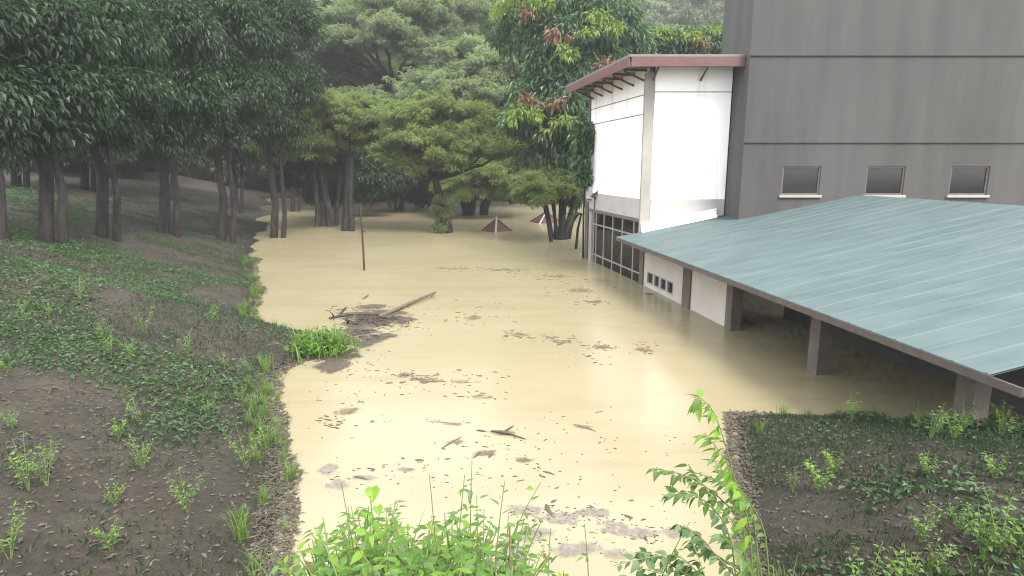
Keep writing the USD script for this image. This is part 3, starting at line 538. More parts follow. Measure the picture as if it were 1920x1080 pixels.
# 11.. dark trees on the far shore
for k, (px, py, d, r) in enumerate(((690, 318, 92, 44), (745, 322, 95, 40), (640, 322, 94, 42), (800, 318, 98, 44), (860, 322, 97, 40), (985, 315, 92, 44), (1040, 318, 90, 44), (590, 315, 90, 46), (925, 296, 104, 44))):
    st = [([at(px - 14, 384, d), at(px - 18, 360, d), at(px - 8, 320, d)], .35, .2), ([at(px + 8, 386, d), at(px + 14, 360, d), at(px + 10, 325, d)], .25, .15)]
    broad_tree(20 + k, ('dark tree on the far shore overhanging the water, %s') % ('behind the thin pole', 'right of the pole', 'behind the twin trunks', 'left of the leaning middle tree', 'behind the leaning middle tree', 'behind the feathery tree and stems', 'behind the hall corner', 'left of the leaning stems', 'in the gap above the hut roof')[k],
        [(px, py, r), (px - 30, py + 18, r * .7, -1), (px + 30, py + 20, r * .7, -1), (px, py - 34, r * .9, 2), (px + 10, py + 32, r * .42, -2), (px - 12, py + 30, r * .42, -1.5), (px + 34, py - 20, r * .7, 1), (px - 34, py - 22, r * .7, 1)][: 8 if k != 8 else 1] + ([(px - 30, py - 30, 40), (px + 25, py - 36, 40)] if k == 8 else []),
        d, st, leaf='leaf_broad', L=.7, Wd=.3, name='shore_tree', sub=1.0)
for k, (px, py, d, r) in enumerate(((690, 322, 62, 34), (738, 312, 67, 40), (618, 335, 58, 30), (798, 335, 72, 34))):
    st = [([at(px - 6, 386 + 4 * (k % 2), d), at(px - 9, 365, d), at(px - 3, 325, d)], .2, .12), ([at(px + 6, 388, d), at(px + 12, 362, d), at(px + 6, 330, d)], .16, .09)]
    broad_tree(60 + k, 'low dark leafy tree in the flood, %s' % ('just right of the twin trunks', 'above the water right of the thin pole', 'behind the leaning pale stems', 'left behind the leaning middle trunk')[k],
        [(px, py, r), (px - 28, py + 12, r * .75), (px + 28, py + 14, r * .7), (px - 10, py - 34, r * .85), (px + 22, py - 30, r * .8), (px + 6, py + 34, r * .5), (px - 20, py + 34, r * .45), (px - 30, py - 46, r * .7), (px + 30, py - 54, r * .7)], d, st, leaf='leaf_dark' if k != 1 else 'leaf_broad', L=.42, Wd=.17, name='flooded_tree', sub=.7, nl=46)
# 30.. dark trees on the left bank, out of the photograph's strip
for k, (px, d, s) in enumerate(((500, 44, 1.), (400, 38, 1.), (290, 33, 1.), (170, 28, .9), (60, 24, .85), (-60, 22, .8), (540, 70, 1.2), (430, 62, 1.2), (300, 55, 1.2), (150, 48, 1.2), (20, 40, 1.2))):
    q = 42 * 46 / d * (d / 46) ** .5 * s; y0_ = 150 if k < 6 else 190
    g = at(px, 300, d); z0 = float(ground_z(g[0], g[1]))
    st = [([np.array([g[0], g[1], z0 - .4]), np.array([g[0] + .3, g[1] + .2, z0 + 2.5]), at(px, 250, d)], .3, .17), ([np.array([g[0] + .7, g[1], z0 - .4]), np.array([g[0] + 1.0, g[1], z0 + 2]), at(px + q * .5, 240, d)], .2, .1)]
    broad_tree(40 + k, 'dark leafy tree on the left bank, %s' % ('nearest the leaning stems', 'second along the water', 'third along the water', 'fourth along the water', 'fifth along the water', 'at the picture edge', 'farthest back', 'back row behind the second', 'back row middle', 'back row behind the fourth', 'back row at the picture edge')[k],
        [(px, y0_, q * 1.5), (px - q * 1.2, y0_ + 30, q * 1.2), (px + q * 1.2, y0_ + 25, q * 1.2), (px - q * .7, y0_ - 80, q * 1.3), (px + q * .9, y0_ - 90, q * 1.3), (px, y0_ - 160, q * 1.2, 1), (px - q, y0_ + 90, q * .9), (px + q * .8, y0_ + 95, q * .9), (px, y0_ + 75, q, -1)],
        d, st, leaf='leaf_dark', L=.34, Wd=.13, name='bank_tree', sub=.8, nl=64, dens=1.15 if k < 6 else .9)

# far wood on the hill: one mass
protos = []
inst = UsdGeom.PointInstancer.Define(stage, '/World/hill_forest')
UsdGeom.Scope.Define(stage, '/World/hill_forest/kinds')
used[('/World/hill_forest/kinds', 'far_tree')] = -1
for k in range(4):
    rng = np.random.RandomState(300 + k); ps = []
    for q in range(9):
        c = np.array([rng.randn() * 2.2, rng.randn() * 2.2, 6.5 + rng.randn() * 2.0 + (2 if q == 0 else 0)])
        ps.append(pad_leaves(rng, c, np.array([2.6, 2.6, 1.5]) * (.8 + .4 * rng.rand()), 16, 34, .85, .85, .36, flat=.6, hang=.2) if k % 2 else blob_leaves(rng, c, np.array([2.4, 2.4, 2.0]) * (.8 + .4 * rng.rand()), 18, 30, .85, .85, .36))
    pr = UsdGeom.Xform.Define(stage, f'/World/hill_forest/kinds/far_tree_{k:03d}').GetPrim()
    obj('crown', join(ps), ('leaf_far', 'leaf_feather_pale', 'leaf_far', 'leaf_far')[k], pr)
    obj('trunk', tube([[0, 0, -1], [.1, 0, 3], [0, .2, 7]], [.35, .28, .12], 6), 'bark_grey', pr)
    protos.append(pr.GetPath())
rng = np.random.RandomState(77); pos, idx, ori, scl = [], [], [], []
for q in range(3000):
    y = 106 + 200 * rng.rand() ** 1.25; x = (rng.rand() * 2 - 1) * (30 + y * .95)
    if q >= 2600: y = 62 + 44 * rng.rand(); x = -.42 * y - 14 - 110 * rng.rand()
    pos.append((x, y)); idx.append(rng.randint(4)); a = rng.rand() * 3.14; ori.append(Gf.Quath(math.cos(a), 0, 0, math.sin(a))); s = .75 + .55 * rng.rand(); scl.append((s * 1.1, s * 1.1, s * (.9 + .3 * rng.rand())))
pos = np.array(pos); pz = ground_z(pos[:, 0], pos[:, 1])
inst.CreatePrototypesRel().SetTargets(protos)
inst.CreatePositionsAttr(Vt.Vec3fArray.FromNumpy(np.c_[pos, pz].astype(np.float32))); inst.CreateProtoIndicesAttr(idx)
inst.CreateOrientationsAttr(ori); inst.CreateScalesAttr(scl)
tag(inst.GetPrim(), 'hazy wooded hillside filling the background behind the flooded trees', 'forest', kind='stuff')

# ------------------------------------------------------------------ drowned hut roofs, pole
def hut(px, py, d, half, h, rz, label, sub=.0):
    c = at(px, py, d); t = thing('hut_roof', label, 'hut roof', (c[0], c[1], -sub), rz, group=None)
    k = half; ap_ = np.array([0, 0, h])
    cs = [np.array([sx * k, sy * k, -.25]) for sx, sy in ((-1, -1), (1, -1), (1, 1), (-1, 1))]
    for q in range(4):
        a, b = cs[q], cs[(q + 1) % 4]; ms = []
        n = 7
        for r in range(n):                           # courses of tiles, each lapping the one below
            f0, f1 = r / n, (r + 1.12) / n if r < n - 1 else 1.
            nrm = unit(np.cross(b - a, ap_ - a)); up0, up1 = nrm * .05, nrm * .012
            p = [a + (ap_ - a) * f0 + up0, b + (ap_ - b) * f0 + up0, b + (ap_ - b) * f1 + up1, a + (ap_ - a) * f1 + up1]
            ms.append(tri(p + [x - nrm * .04 for x in p], [[0, 1, 2], [0, 2, 3], [0, 4, 5], [0, 5, 1], [4, 6, 5], [4, 7, 6]]))
        obj('roof_side', cat(ms), 'tile_red', t)
        obj('hip_cap', tube([a + (ap_ - a) * .0 + [0, 0, .04], a + (ap_ - a) * .5 + [0, 0, .05], ap_ + [0, 0, .05]], [.075, .075, .07], 6), 'ridge_pale' if q == 0 else 'tile_red', t)
    obj('finial', trimesh.creation.cone(.11, .3, sections=10).apply_translation([0, 0, h + .02]), 'ridge_pale', t)
    return t
hut(931, 433, 48.7, 1.02, .92, math.radians(45 - 2), 'small drowned red tiled hut roof with a pale ridge, out in open water')
hut(1024, 417, 56.3, 1.35, .9, math.radians(20), 'fainter drowned red hut roof half hidden behind the thin dark stems')
pb = on(683, 507)
pole = thing('thin_pole', 'thin rusty brown pole standing alone upright in the brown water', 'pole', pb)
obj('shaft', tube([[0, 0, -1.5], [.0, 0, .8], [-.02, 0, 2], [-.05, 0, 3.1]], [.05, .048, .046, .043], 9), 'pole_rust', pole, smooth=True)
obj('bracket', bar([-.02, -.05, 1.93], [.14, -.05, 1.9], .05), 'pole_rust', pole)
obj('bracket', bar([-.14, -.04, 2.5], [.0, -.04, 2.52], .035), 'pole_rust', pole)

# ------------------------------------------------------------------ driftwood, scum and litter on the water
rng = np.random.RandomState(5)
def stick(name, label, pts, rad, m='wood_wet', cat_='driftwood', group=None, sides=8):
    t = thing(name, label, cat_, group=group); obj('trunk' if name == 'driftwood_log' else 'stick', tube(pts, rad, sides, .08, 3), m, t, smooth=True); return t
def gz(px, py, z): return on(px, py, z)
lg = stick('driftwood_log', 'long pale bare log slanting out of the debris raft', [gz(712, 594, .02), gz(740, 581, .07), gz(775, 565, .12), gz(816, 548, .18)], [.075, .075, .065, .05], 'wood_pale')
obj('broken_twig', tube([gz(808, 556, .1), gz(814, 553, .12), gz(813, 549, .2)], [.02, .015, .01], 5), 'wood_wet', lg)
lg2 = stick('driftwood_log', 'dark wet branch lying along the back of the debris raft', [gz(618, 597, .03), gz(650, 589, .05), gz(690, 588, .06), gz(725, 588, .04)], [.045, .055, .075, .06])
obj('broken_twig', tube([gz(626, 594, .05), gz(622, 587, .25), gz(617, 584, .3)], [.03, .02, .015], 5), 'wood_wet', lg2)
stick('driftwood_stick', 'short stick poking up from the left end of the dark branch', [gz(634, 592, .03), gz(642, 584, .15), gz(649, 577, .3)], [.035, .035, .03])
stick('driftwood_stick', 'short pale stick afloat above the debris raft', [gz(681, 560, .02), gz(690, 553, .06)], [.035, .03], 'wood_pale')
stick('driftwood_stick', 'dark stub standing just under the dark branch', [gz(652, 607, -.05), gz(652, 601, .16)], [.04, .035])
stick('driftwood_stick', 'grey stick beside the green clump at the left edge', [gz(622, 630, .02), gz(629, 622, .1)], [.04, .03], 'wood_pale')

def film(name, label, ctr, rx, ry, rot, m, z=.006, seed=0, lab=None):
    n, r_ = 40, 14; th = np.linspace(0, 2 * np.pi, n, endpoint=False); rr = np.linspace(0, 1, r_)
    wob = 1 + .35 * (meshkit.fbm(np.stack([np.cos(th) * 1.3, np.sin(th) * 1.3, 0 * th + seed], -1), 3, seed) - .5) * 2
    v = [[0, 0, 0]] + [[q * math.cos(a) * w_ * rx, q * math.sin(a) * w_ * ry, 0] for q in rr[1:] for a, w_ in zip(th, wob)]
    c_, s_ = math.cos(rot), math.sin(rot); v = np.array(v); v = np.c_[v[:, 0] * c_ - v[:, 1] * s_ + ctr[0], v[:, 0] * s_ + v[:, 1] * c_ + ctr[1], v[:, 2] + z]
    f = [[0, 1 + k, 1 + (k + 1) % n] for k in range(n)] + [t for r in range(r_ - 2) for k in range(n) for t in ([1 + r * n + k, 1 + (r + 1) * n + k, 1 + (r + 1) * n + (k + 1) % n], [1 + r * n + k, 1 + (r + 1) * n + (k + 1) % n, 1 + r * n + (k + 1) % n])]
    p = obj(name, tri(v, f), m)
    fade = np.r_[1., np.repeat(np.clip(1.1 * (1 - rr[1:] ** 1.5), 0, 1), n)]
    UsdGeom.PrimvarsAPI(p).CreatePrimvar('fade', Sdf.ValueTypeNames.FloatArray, 'vertex').Set(Vt.FloatArray.FromNumpy(fade.astype(np.float32)))
    tag(p, label, 'scum', kind='stuff')
def trail(label, spots, m, seed):
    """One drift of scum: overlapping thin ragged sheets, each 2 mm above the last."""
    vs, fs, fd, n0 = [], [], [], 0; rng = np.random.RandomState(seed)
    for q, (px, py, wpx, dep, rot) in enumerate(spots):
        c = on(px, py); k = c[1] / FPX; n, r_ = 36, 10; th = np.linspace(0, 2 * np.pi, n, endpoint=False); rr = np.linspace(0, 1, r_)
        wob = 1 + 1.1 * (meshkit.fbm(np.stack([np.cos(th) * 1.6 + q * 7, np.sin(th) * 1.6, 0 * th + seed], -1), 4, seed + q) - .5)
        x = np.r_[0, np.outer(rr[1:], np.cos(th) * wob).ravel()] * wpx * k; y = np.r_[0, np.outer(rr[1:], np.sin(th) * wob).ravel()] * dep
        cs, sn = math.cos(rot), math.sin(rot); vs.append(np.c_[x * cs - y * sn + c[0], x * sn + y * cs + c[1], np.full(len(x), .005 + .002 * q)])
        f = [[0, 1 + j, 1 + (j + 1) % n] for j in range(n)] + [t for r in range(r_ - 2) for j in range(n) for t in ([1 + r * n + j, 1 + (r + 1) * n + j, 1 + (r + 1) * n + (j + 1) % n], [1 + r * n + j, 1 + (r + 1) * n + (j + 1) % n, 1 + r * n + (j + 1) % n])]
        fs.append(np.array(f) + n0); n0 += len(x); fd.append(np.r_[1., np.repeat(np.clip(1.15 * (1 - rr[1:] ** 1.6), 0, 1), n)])
    p = obj('floating_scum', tri(np.vstack(vs), np.vstack(fs)), m)
    UsdGeom.PrimvarsAPI(p).CreatePrimvar('fade', Sdf.ValueTypeNames.FloatArray, 'vertex').Set(Vt.FloatArray.FromNumpy(np.concatenate(fd).astype(np.float32)))
    tag(p, label, 'scum', kind='stuff')
trail('dark grey mat of scum and fine debris under and below the driftwood logs', [(715, 588, 62, .8, .1), (745, 600, 52, .7, .05), (690, 606, 60, 1.0, .1), (715, 632, 44, .5, .35), (680, 640, 50, .9, .3), (650, 662, 40, .9, .4), (625, 686, 46, .8, .2), (608, 660, 36, .9, .2), (640, 640, 40, .8, .3), (700, 575, 40, .5, 0.), (668, 622, 40, .7, .2)], 'film_grey', 1)
trail('thin scum on the far drift line below the trees', [(860, 504, 50, .5, 0), (940, 506, 70, .45, 0), (1045, 518, 60, .7, -.2), (1090, 545, 50, .9, -.5), (1118, 566, 34, .5, 0)], 'film_thin', 2)
trail('thin scum on the middle drift line', [(890, 596, 40, .6, -.2), (975, 628, 50, .4, -.1), (1045, 640, 46, .35, -.1), (1130, 652, 40, .35, -.1), (1205, 655, 34, .5, 0)], 'film_thin', 3)
trail('thin scum in the litter band right of the raft', [(765, 705, 40, .3, 0), (805, 714, 44, .3, 0), (870, 716, 50, .25, 0), (905, 744, 40, .3, .2), (650, 772, 50, .4, .1), (850, 795, 50, .15, 0)], 'film_thin', 4)
trail('grey scum around the forked branch and the dark leaves', [(940, 812, 60, .22, -.1), (905, 850, 50, .25, 0), (985, 862, 44, .2, 0), (850, 830, 40, .22, .5), (1095, 800, 40, .15, -.2)], 'film_thin', 5)
trail('lilac grey foam streaks across the near water in the lower middle', [(985, 955, 60, .26, .05), (1050, 972, 80, .3, -.1), (1110, 962, 60, .22, -.1), (1150, 990, 60, .28, -.2), (1200, 1000, 60, .25, -.1), (1260, 1000, 50, .22, 0), (1000, 1000, 60, .3, .2), (975, 1040, 60, .3, .2), (1080, 1030, 90, .25, .1), (1160, 1040, 60, .2, 0)], 'film_foam', 6)
trail('grey foam at the lower left edge above the green weeds', [(615, 880, 34, .35, .3), (630, 910, 44, .3, .1), (680, 895, 44, .16, -.1), (760, 880, 40, .14, 0)], 'film_foam', 7)
# tangle of twigs on the raft
rng = np.random.RandomState(55); tw = []
for _ in range(230):
    g_ = rng.rand(); c = on(700 + rng.randn() * 34 - 26 * (g_ > .7), 592 + abs(rng.randn()) * 9 + 26 * (g_ > .7), .02 + .08 * rng.rand()); a = rng.randn() * .7; l = .12 + .5 * rng.rand() ** 2; e = np.array([math.cos(a), math.sin(a) * .8, .12 * rng.randn()]) * l
    if rng.rand() < .08: e[2] += .25 * rng.rand()
    tw.append(tube(bez(c - e / 2, c + rng.randn(3) * [.04, .04, .02], c + e / 2, 5), np.linspace(.012 + .012 * rng.rand(), .004, 5), 5))
tag(obj('twig_tangle', cat(tw), 'wood_wet'), 'tangle of small dark twigs caught around the driftwood logs', 'debris', kind='stuff')

def flake(rng, p, s, asp, a):
    n = 6; th = np.arange(n) * 2 * np.pi / n + rng.rand() * .5; r = s * (.6 + .6 * rng.rand(n)); x, y = r * np.cos(th), r * np.sin(th) * asp
    x, y = x * math.cos(a) - y * math.sin(a), x * math.sin(a) + y * math.cos(a)
    top = np.c_[x + p[0], y + p[1], np.full(n, .008) + rng.rand(n) * s * .05]; ctr = np.array([[p[0], p[1], .010 + s * .06]])
    bot = top * [1, 1, 0] + [0, 0, -.004]
    v = np.vstack([ctr, top, bot]); f = [[0, 1 + k, 1 + (k + 1) % n] for k in range(n)] + [t for k in range(n) for t in ([1 + k, 1 + n + k, 1 + n + (k + 1) % n], [1 + k, 1 + n + (k + 1) % n, 1 + (k + 1) % n])]
    return v, np.array(f)
def litter(label, spots, seed):
    rng = np.random.RandomState(seed); parts = []
    for px, py, sx, sy, n, s in spots:
        for _ in range(int(n * (.6 if s < .03 else 1.15))):
            qx, qy = px + rng.randn() * sx, py + rng.randn() * sy
            if not 560 < qx < 1345 or qy > 1060: continue
            p = on(qx, qy)
            if p[0] > 5.4 + (26.2 - p[1]) * .157 - .35 and p[1] < 27: continue
            parts.append(flake(rng, p, s * math.exp(rng.randn() * .5), .14 + .4 * rng.rand(), rng.randn() * .5))
    tag(obj('floating_litter', join(parts), 'litter'), label, 'debris', kind='stuff')
litter('line of small leaf litter drifting on the far water below the trees', [(850, 503, 22, 2.5, 22, .07), (930, 506, 40, 2.5, 40, .07), (1040, 517, 35, 4, 34, .07), (1080, 545, 40, 10, 30, .06), (1115, 566, 20, 3, 18, .06)], 11)
litter('thin lines of leaf litter drifting across the middle of the brown water', [(880, 590, 40, 12, 40, .04), (970, 628, 22, 5, 26, .045), (1030, 634, 25, 4, 26, .045), (1060, 642, 16, 3, 20, .05), (1128, 650, 16, 4, 24, .05), (1205, 651, 22, 6, 16, .04), (1110, 668, 40, 8, 14, .035)], 12)
litter('band of scattered leaf litter across the brown water right of the raft', [(760, 703, 14, 4, 16, .05), (795, 712, 14, 4, 22, .05), (850, 714, 60, 10, 46, .035), (905, 742, 24, 5, 16, .04), (660, 690, 40, 14, 30, .03), (740, 737, 50, 8, 26, .02), (655, 770, 40, 22, 46, .028), (620, 792, 14, 6, 16, .035)], 13)
litter('scattered leaf litter on the near brown water in front of the weeds', [(830, 793, 30, 2.5, 20, .02), (900, 830, 60, 18, 40, .026), (985, 850, 40, 22, 34, .028), (1090, 800, 60, 22, 34, .024), (760, 880, 70, 16, 50, .022), (1200, 850, 60, 18, 24, .022), (680, 885, 50, 14, 26, .028), (860, 905, 70, 16, 30, .02), (1050, 900, 90, 20, 40, .02)], 14)
litter('bits of leaf litter in the grey foam of the foreground', [(1010, 965, 36, 8, 70, .02), (1080, 960, 30, 8, 60, .022), (1140, 975, 26, 8, 50, .022), (1230, 1000, 30, 10, 36, .022), (1020, 1020, 60, 18, 60, .02), (1160, 1010, 60, 16, 40, .018), (1190, 975, 90, 20, 40, .016)], 15)
litter('dark twigs and leaf litter packed on the raft around the logs', [(690, 583, 30, 5, 150, .05), (720, 597, 36, 8, 130, .045), (700, 612, 40, 10, 90, .04), (670, 640, 24, 10, 60, .04), (630, 672, 22, 8, 50, .04)], 16)
# single pieces big enough to pick out
gname = None
singles = [((893, 806), (912, 809), .035, 'dark drifting leaf left of the forked branch'), ((1075, 795), (1118, 808), .03, 'dark bent stick drifting alone right of centre'), ((828, 840), (865, 818), .02, 'thin slanting twig drifting left of the forked branch'),
           ((800, 790), (866, 796), .012, 'long thin reed lying level above the slanting twig'), ((888, 858), (904, 846), .03, 'curved dark leaf, left of a close pair below the forked branch'), ((916, 858), (926, 848), .022, 'narrow dark leaf, right of a close pair below the forked branch'),
           ((662, 893), (690, 899), .03, 'pale brown wedge of bark drifting above the weeds on the left'), ((687, 877), (704, 880), .018, 'small curled leaf above the bark wedge'), ((756, 880), (778, 880), .025, 'dark curled leaf drifting above the weeds'),
           ((968, 864), (998, 863), .028, 'dark double leaf drifting below the forked branch'), ((1018, 883), (1040, 889), .02, 'faint brown leaf drifting above the foam'), ((1024, 945), (1036, 968), .035, 'dark wet leaf standing on the foam edge'), ((1033, 942), (1044, 936), .022, 'small dark leaf at the top of the foam'),
           ((748, 702), (768, 704), .05, 'dark leaf clump drifting, leftmost of the band below the raft'), ((780, 711), (800, 712), .055, 'dark leaf clump drifting, second in the band below the raft'), ((1118, 650), (1140, 652), .06, 'largest dark leaf clump in the middle drift line'), ((1100, 565), (1124, 566), .06, 'dark leaf clump nearest the lean to wall'), ((1210, 551), (1228, 551), .06, 'dark clump floating under the four vents')]
for (a, b, r, lab) in singles:
    p, q = on(*a, .01), on(*b, .015); m_ = (p + q) / 2 + np.array([rng.randn() * .02, np.linalg.norm(q - p) * .12, .01]); tt_ = np.linspace(0, 1, 7)
    c = bez(p, m_, q, 7); rad = r * np.array([.35, .8, 1., 1., .85, .6, .2])
    tb = tube(c, rad, 7, .2, int(r * 1e4)); tb.vertices[:, 2] = tb.vertices[:, 2] * .25 + .004
    stem_like = r < .021
    tg = obj('floating_twig' if stem_like else 'floating_leaf', tb, 'litter', smooth=True); tag(tg, lab, 'twig' if stem_like else 'leaf')
fb_ = thing('forked_branch', 'forked dark branch drifting on the near water', 'driftwood')
obj('stick', tube([on(921, 808, .01), on(940, 810, .03), on(958, 814, .03), on(985, 823, .01)], [.015, .035, .02, .01], 7, .15), 'litter', fb_, smooth=True)
obj('stick', tube([on(944, 811, .02), on(952, 805, .03), on(963, 798, .02)], [.03, .02, .008], 6), 'litter', fb_, smooth=True)
cp = on(1119, 943, .0)
tag(obj('floating_scrap', trimesh.creation.icosphere(2, .035).apply_transform(np.diag([1.2, 1, .6, 1])).apply_translation(cp + [0, 0, .012]), 'plastic_white', smooth=True), 'tiny white scrap floating at the edge of the foam', 'litter')

# ------------------------------------------------------------------ foreground weeds and shrubs
def ovate(L, Wd, n=4, heart=False, curl=.25, fold=.22):
    """A leaf lying along +x from the origin: a folded ovate blade."""
    t = np.linspace(0, 1, n + 1); w_ = np.sin(np.pi * t ** (.62 if not heart else .42)) * Wd / 2 * (1 if not heart else 1.1)
    w_[0] = Wd * (.3 if heart else .03); w_[-1] = .0
    z = -curl * L * t ** 2
    mid = np.c_[t * L, 0 * t, z - fold * w_ * .6]; l = np.c_[t * L - (L * .12 if heart else 0) * (t == 0), w_, z + fold * w_ * .4]; r = np.c_[l[:, 0], -w_, l[:, 2]]
    v = np.vstack([mid, l, r]); m = n + 1
    f = [q for k in range(n) for q in ([k, k + 1, m + k + 1], [k, m + k + 1, m + k], [k, 2 * m + k + 1, k + 1], [k, 2 * m + k, 2 * m + k + 1])]
    return v, np.array(f)
def orient(v, p, az, el, roll=0.):
    c, s = math.cos(roll), math.sin(roll); v = np.c_[v[:, 0], v[:, 1] * c - v[:, 2] * s, v[:, 1] * s + v[:, 2] * c]
    c, s = math.cos(el), math.sin(el); v = np.c_[v[:, 0] * c - v[:, 2] * s, v[:, 1], v[:, 0] * s + v[:, 2] * c]
    c, s = math.cos(az), math.sin(az); return np.c_[v[:, 0] * c - v[:, 1] * s, v[:, 0] * s + v[:, 1] * c, v[:, 2]] + p
def weed(seed, name, label, group, h, nleaf, L, Wd, leaf, branches=3, lean=.15, heart=False, loc=(0, 0, -50)):
    rng = np.random.RandomState(seed); t = thing(name, label, 'plant', loc, 0, 1, group)
    tot = 0
    for bnum in range(branches):
        a = rng.rand() * 6.28; hh = h * (1 if bnum == 0 else .55 + .4 * rng.rand()); e = np.array([math.cos(a), math.sin(a), 0]) * hh * (lean + .25 * (bnum > 0))
        p = bez([0, 0, -.1], e * .3 + [0, 0, hh * .6], e + [0, 0, hh], 9); obj('stem', tube(p, np.linspace(.008, .003, 9), 5), 'stem_green', t)
        k = nleaf // branches
        for q in range(k):
            f = .25 + .75 * ((q + rng.rand() * .6) / k) ** .75; f = min(f, .995); x = f * 8; i0 = min(int(x), 7); pp = p[i0] * (1 - x + i0) + p[i0 + 1] * (x - i0)
            az = q * 2.4 + rng.rand() * .8; sz = (1.1 - .3 * f) * (.75 + .5 * rng.rand())
            v, fc = ovate(L * sz, Wd * sz, 4, heart, .15 + .3 * rng.rand())
            v = orient(v + [.02, 0, 0], pp, az, .5 * rng.randn() * .6 + .25, rng.randn() * .4)
            obj('leaf', (v, fc), (leaf, 'leaf_bright', 'leaf_sage', 'leaf_dry')[0 if (w__ := rng.rand()) > .3 else 1 if w__ > .14 else 2 if w__ > .025 else 3], t)
    return t
def grass(seed, name, label, group, h, n, spread, loc=(0, 0, -50), m='grass_blade', w_=.012):
    rng = np.random.RandomState(seed); t = thing(name, label, 'grass', loc, 0, 1, group); ps = []
    for _ in range(n):
        b0 = np.array([rng.randn() * spread, rng.randn() * spread, -.05]); a = rng.rand() * 6.28; hh = h * (.5 + .6 * rng.rand()); o = np.array([math.cos(a), math.sin(a), 0]); sd = np.array([-o[1], o[0], 0])
        p = bez(b0, b0 + o * hh * .1 + [0, 0, hh * .8], b0 + o * hh * (.3 + .5 * rng.rand()) + [0, 0, hh * (.65 + .35 * rng.rand())], 6); ww = np.array([1, 1, .9, .75, .5, .06]) * w_ * .5
        v = np.vstack([p - sd * ww[:, None], p + sd * ww[:, None]]); ps.append((v, np.array([q for k in range(5) for q in ([k, k + 1, k + 7], [k, k + 7, k + 6])])))
    obj('blades', join(ps), m, t)
    return t
WL = 'bright leafy weed in the thicket filling the lower left foreground'; WG = 'leafy weeds of the lower left thicket'
kinds = [weed(401, 'leafy_weed', WL, WG, .95, 105, .085, .042, 'leaf_weed', 7, .2), weed(402, 'leafy_weed', WL, WG, .8, 110, .075, .040, 'leaf_weed', 8, .2), weed(403, 'leafy_weed', WL, WG, 1.05, 100, .10, .036, 'leaf_weed', 6),
         weed(404, 'leafy_weed', WL, WG, .7, 110, .08, .046, 'leaf_weed', 9, .25), weed(405, 'leafy_weed', WL, WG, .9, 95, .09, .046, 'leaf_bright', 6, .2), weed(406, 'leafy_weed', WL, WG, .75, 105, .068, .034, 'leaf_sage', 8, .2)]
started = set()
def put(kind, x, y, rz, sc, label=None, dz=0., group=None):
    z = float(ground_z(x, y)) + dz
    if kind.GetPath() not in started:
        started.add(kind.GetPath()); set_place(UsdGeom.Xform(kind), (x, y, z), rz, sc); 
        if label: tag(kind, label)
        return kind
    return dup(kind, (x, y, z), rz, sc, label, group)
rng = np.random.RandomState(21)
prof_x = [560, 602, 640, 690, 730, 770, 810, 850, 900, 940, 985]; prof_y = [890, 898, 875, 862, 885, 908, 905, 885, 905, 935, 1000]
cnt = 0
for row, d in enumerate((5.9, 5.5, 5.2, 4.9, 4.6, 4.3, 4.0, 3.7)):
    for px in np.arange(578, 962, 27 + 2 * row):
        x_ = px + rng.randn() * 9; dd = d + rng.randn() * .13
        top = np.interp(x_, prof_x, prof_y) + 2 + row * 15 + rng.randn() * 10
        if x_ > 900 and row < 2: continue
        ztop = at(x_, top, dd)[2]; X = (x_ - 960) / FPX * dd * 1.02; zb_ = float(ground_z(X, dd)); hgt = ztop - zb_
        if hgt < .3: continue
        kidx = rng.choice([0, 1, 2, 3, 4, 5], p=[.22, .2, .14, .2, .16, .08]) if x_ < 840 else rng.choice([0, 1, 2, 5], p=[.2, .1, .3, .4])
        hk = (.95, .8, 1.05, .7, .9, .75)[kidx]
        sc = np.clip(hgt / hk, .55, 1.5)
        put(kinds[kidx], X, dd, rng.rand() * 6.28, sc, dz=min(0, hgt - hk * sc)); cnt += 1
# tall weeds that stand out
def tall(seed, px, top, d, name, label, nleaf, L, Wd, leaf, br=1, lean=.08, heart=False):
    X = (px - 960) / FPX * d * 1.02; zb_ = float(ground_z(X, d)); h = at(px, top, d)[2] - zb_
    return weed(seed, name, label, None, h, nleaf, L, Wd, leaf, br, lean, heart, loc=(X, d, zb_))
tall(501, 868, 868, 4.6, 'tall_weed', 'tallest slender weed with drooping pointed leaves above the thicket', 20, .13, .045, 'leaf_sage', 2)
tall(502, 832, 900, 4.5, 'tall_weed', 'slender weed just left of the tallest one', 14, .11, .04, 'leaf_weed', 1)
tall(503, 908, 905, 4.4, 'tall_weed', 'slender weed with few dark leaves at the right end of the thicket', 12, .10, .035, 'leaf_sage', 1)
tall(504, 940, 950, 4.3, 'tall_weed', 'last small weed at the right edge of the thicket', 16, .09, .04, 'leaf_sage', 2)
tall(505, 1030, 985, 4.1, 'tall_weed', 'thin weed alone in front of the foam, bare but for a few leaves', 9, .09, .03, 'leaf_sage', 1, .03)
tall(506, 985, 1040, 4.0, 'tall_weed', 'low green shoot at the bottom edge left of the lone thin weed', 10, .08, .03, 'leaf_weed', 1, .05)
tall(507, 1195, 985, 3.9, 'tall_weed', 'thin weed leaning left at the bottom right with pointed leaves', 10, .10, .038, 'leaf_weed', 1, .3)
tall(508, 1135, 1005, 3.9, 'tall_weed', 'thin forked weed left of the bank shrub', 12, .09, .036, 'leaf_sage', 2, .12)
tall(509, 1062, 1050, 3.9, 'tall_weed', 'lowest green shoot at the bottom edge right of the lone thin weed', 8, .08, .03, 'leaf_weed', 1, .1)
hp = at(694, 930, 4.6); zb_ = float(ground_z(hp[0], hp[1]))
hv = thing('heart_leaf_vine', 'vine with one big bright heart shaped leaf on top of the thicket', 'plant')
obj('stem', tube([[hp[0], hp[1], zb_ - .1], hp + [.02, 0, -.4], hp], [.008, .007, .004], 5), 'stem_green', hv)
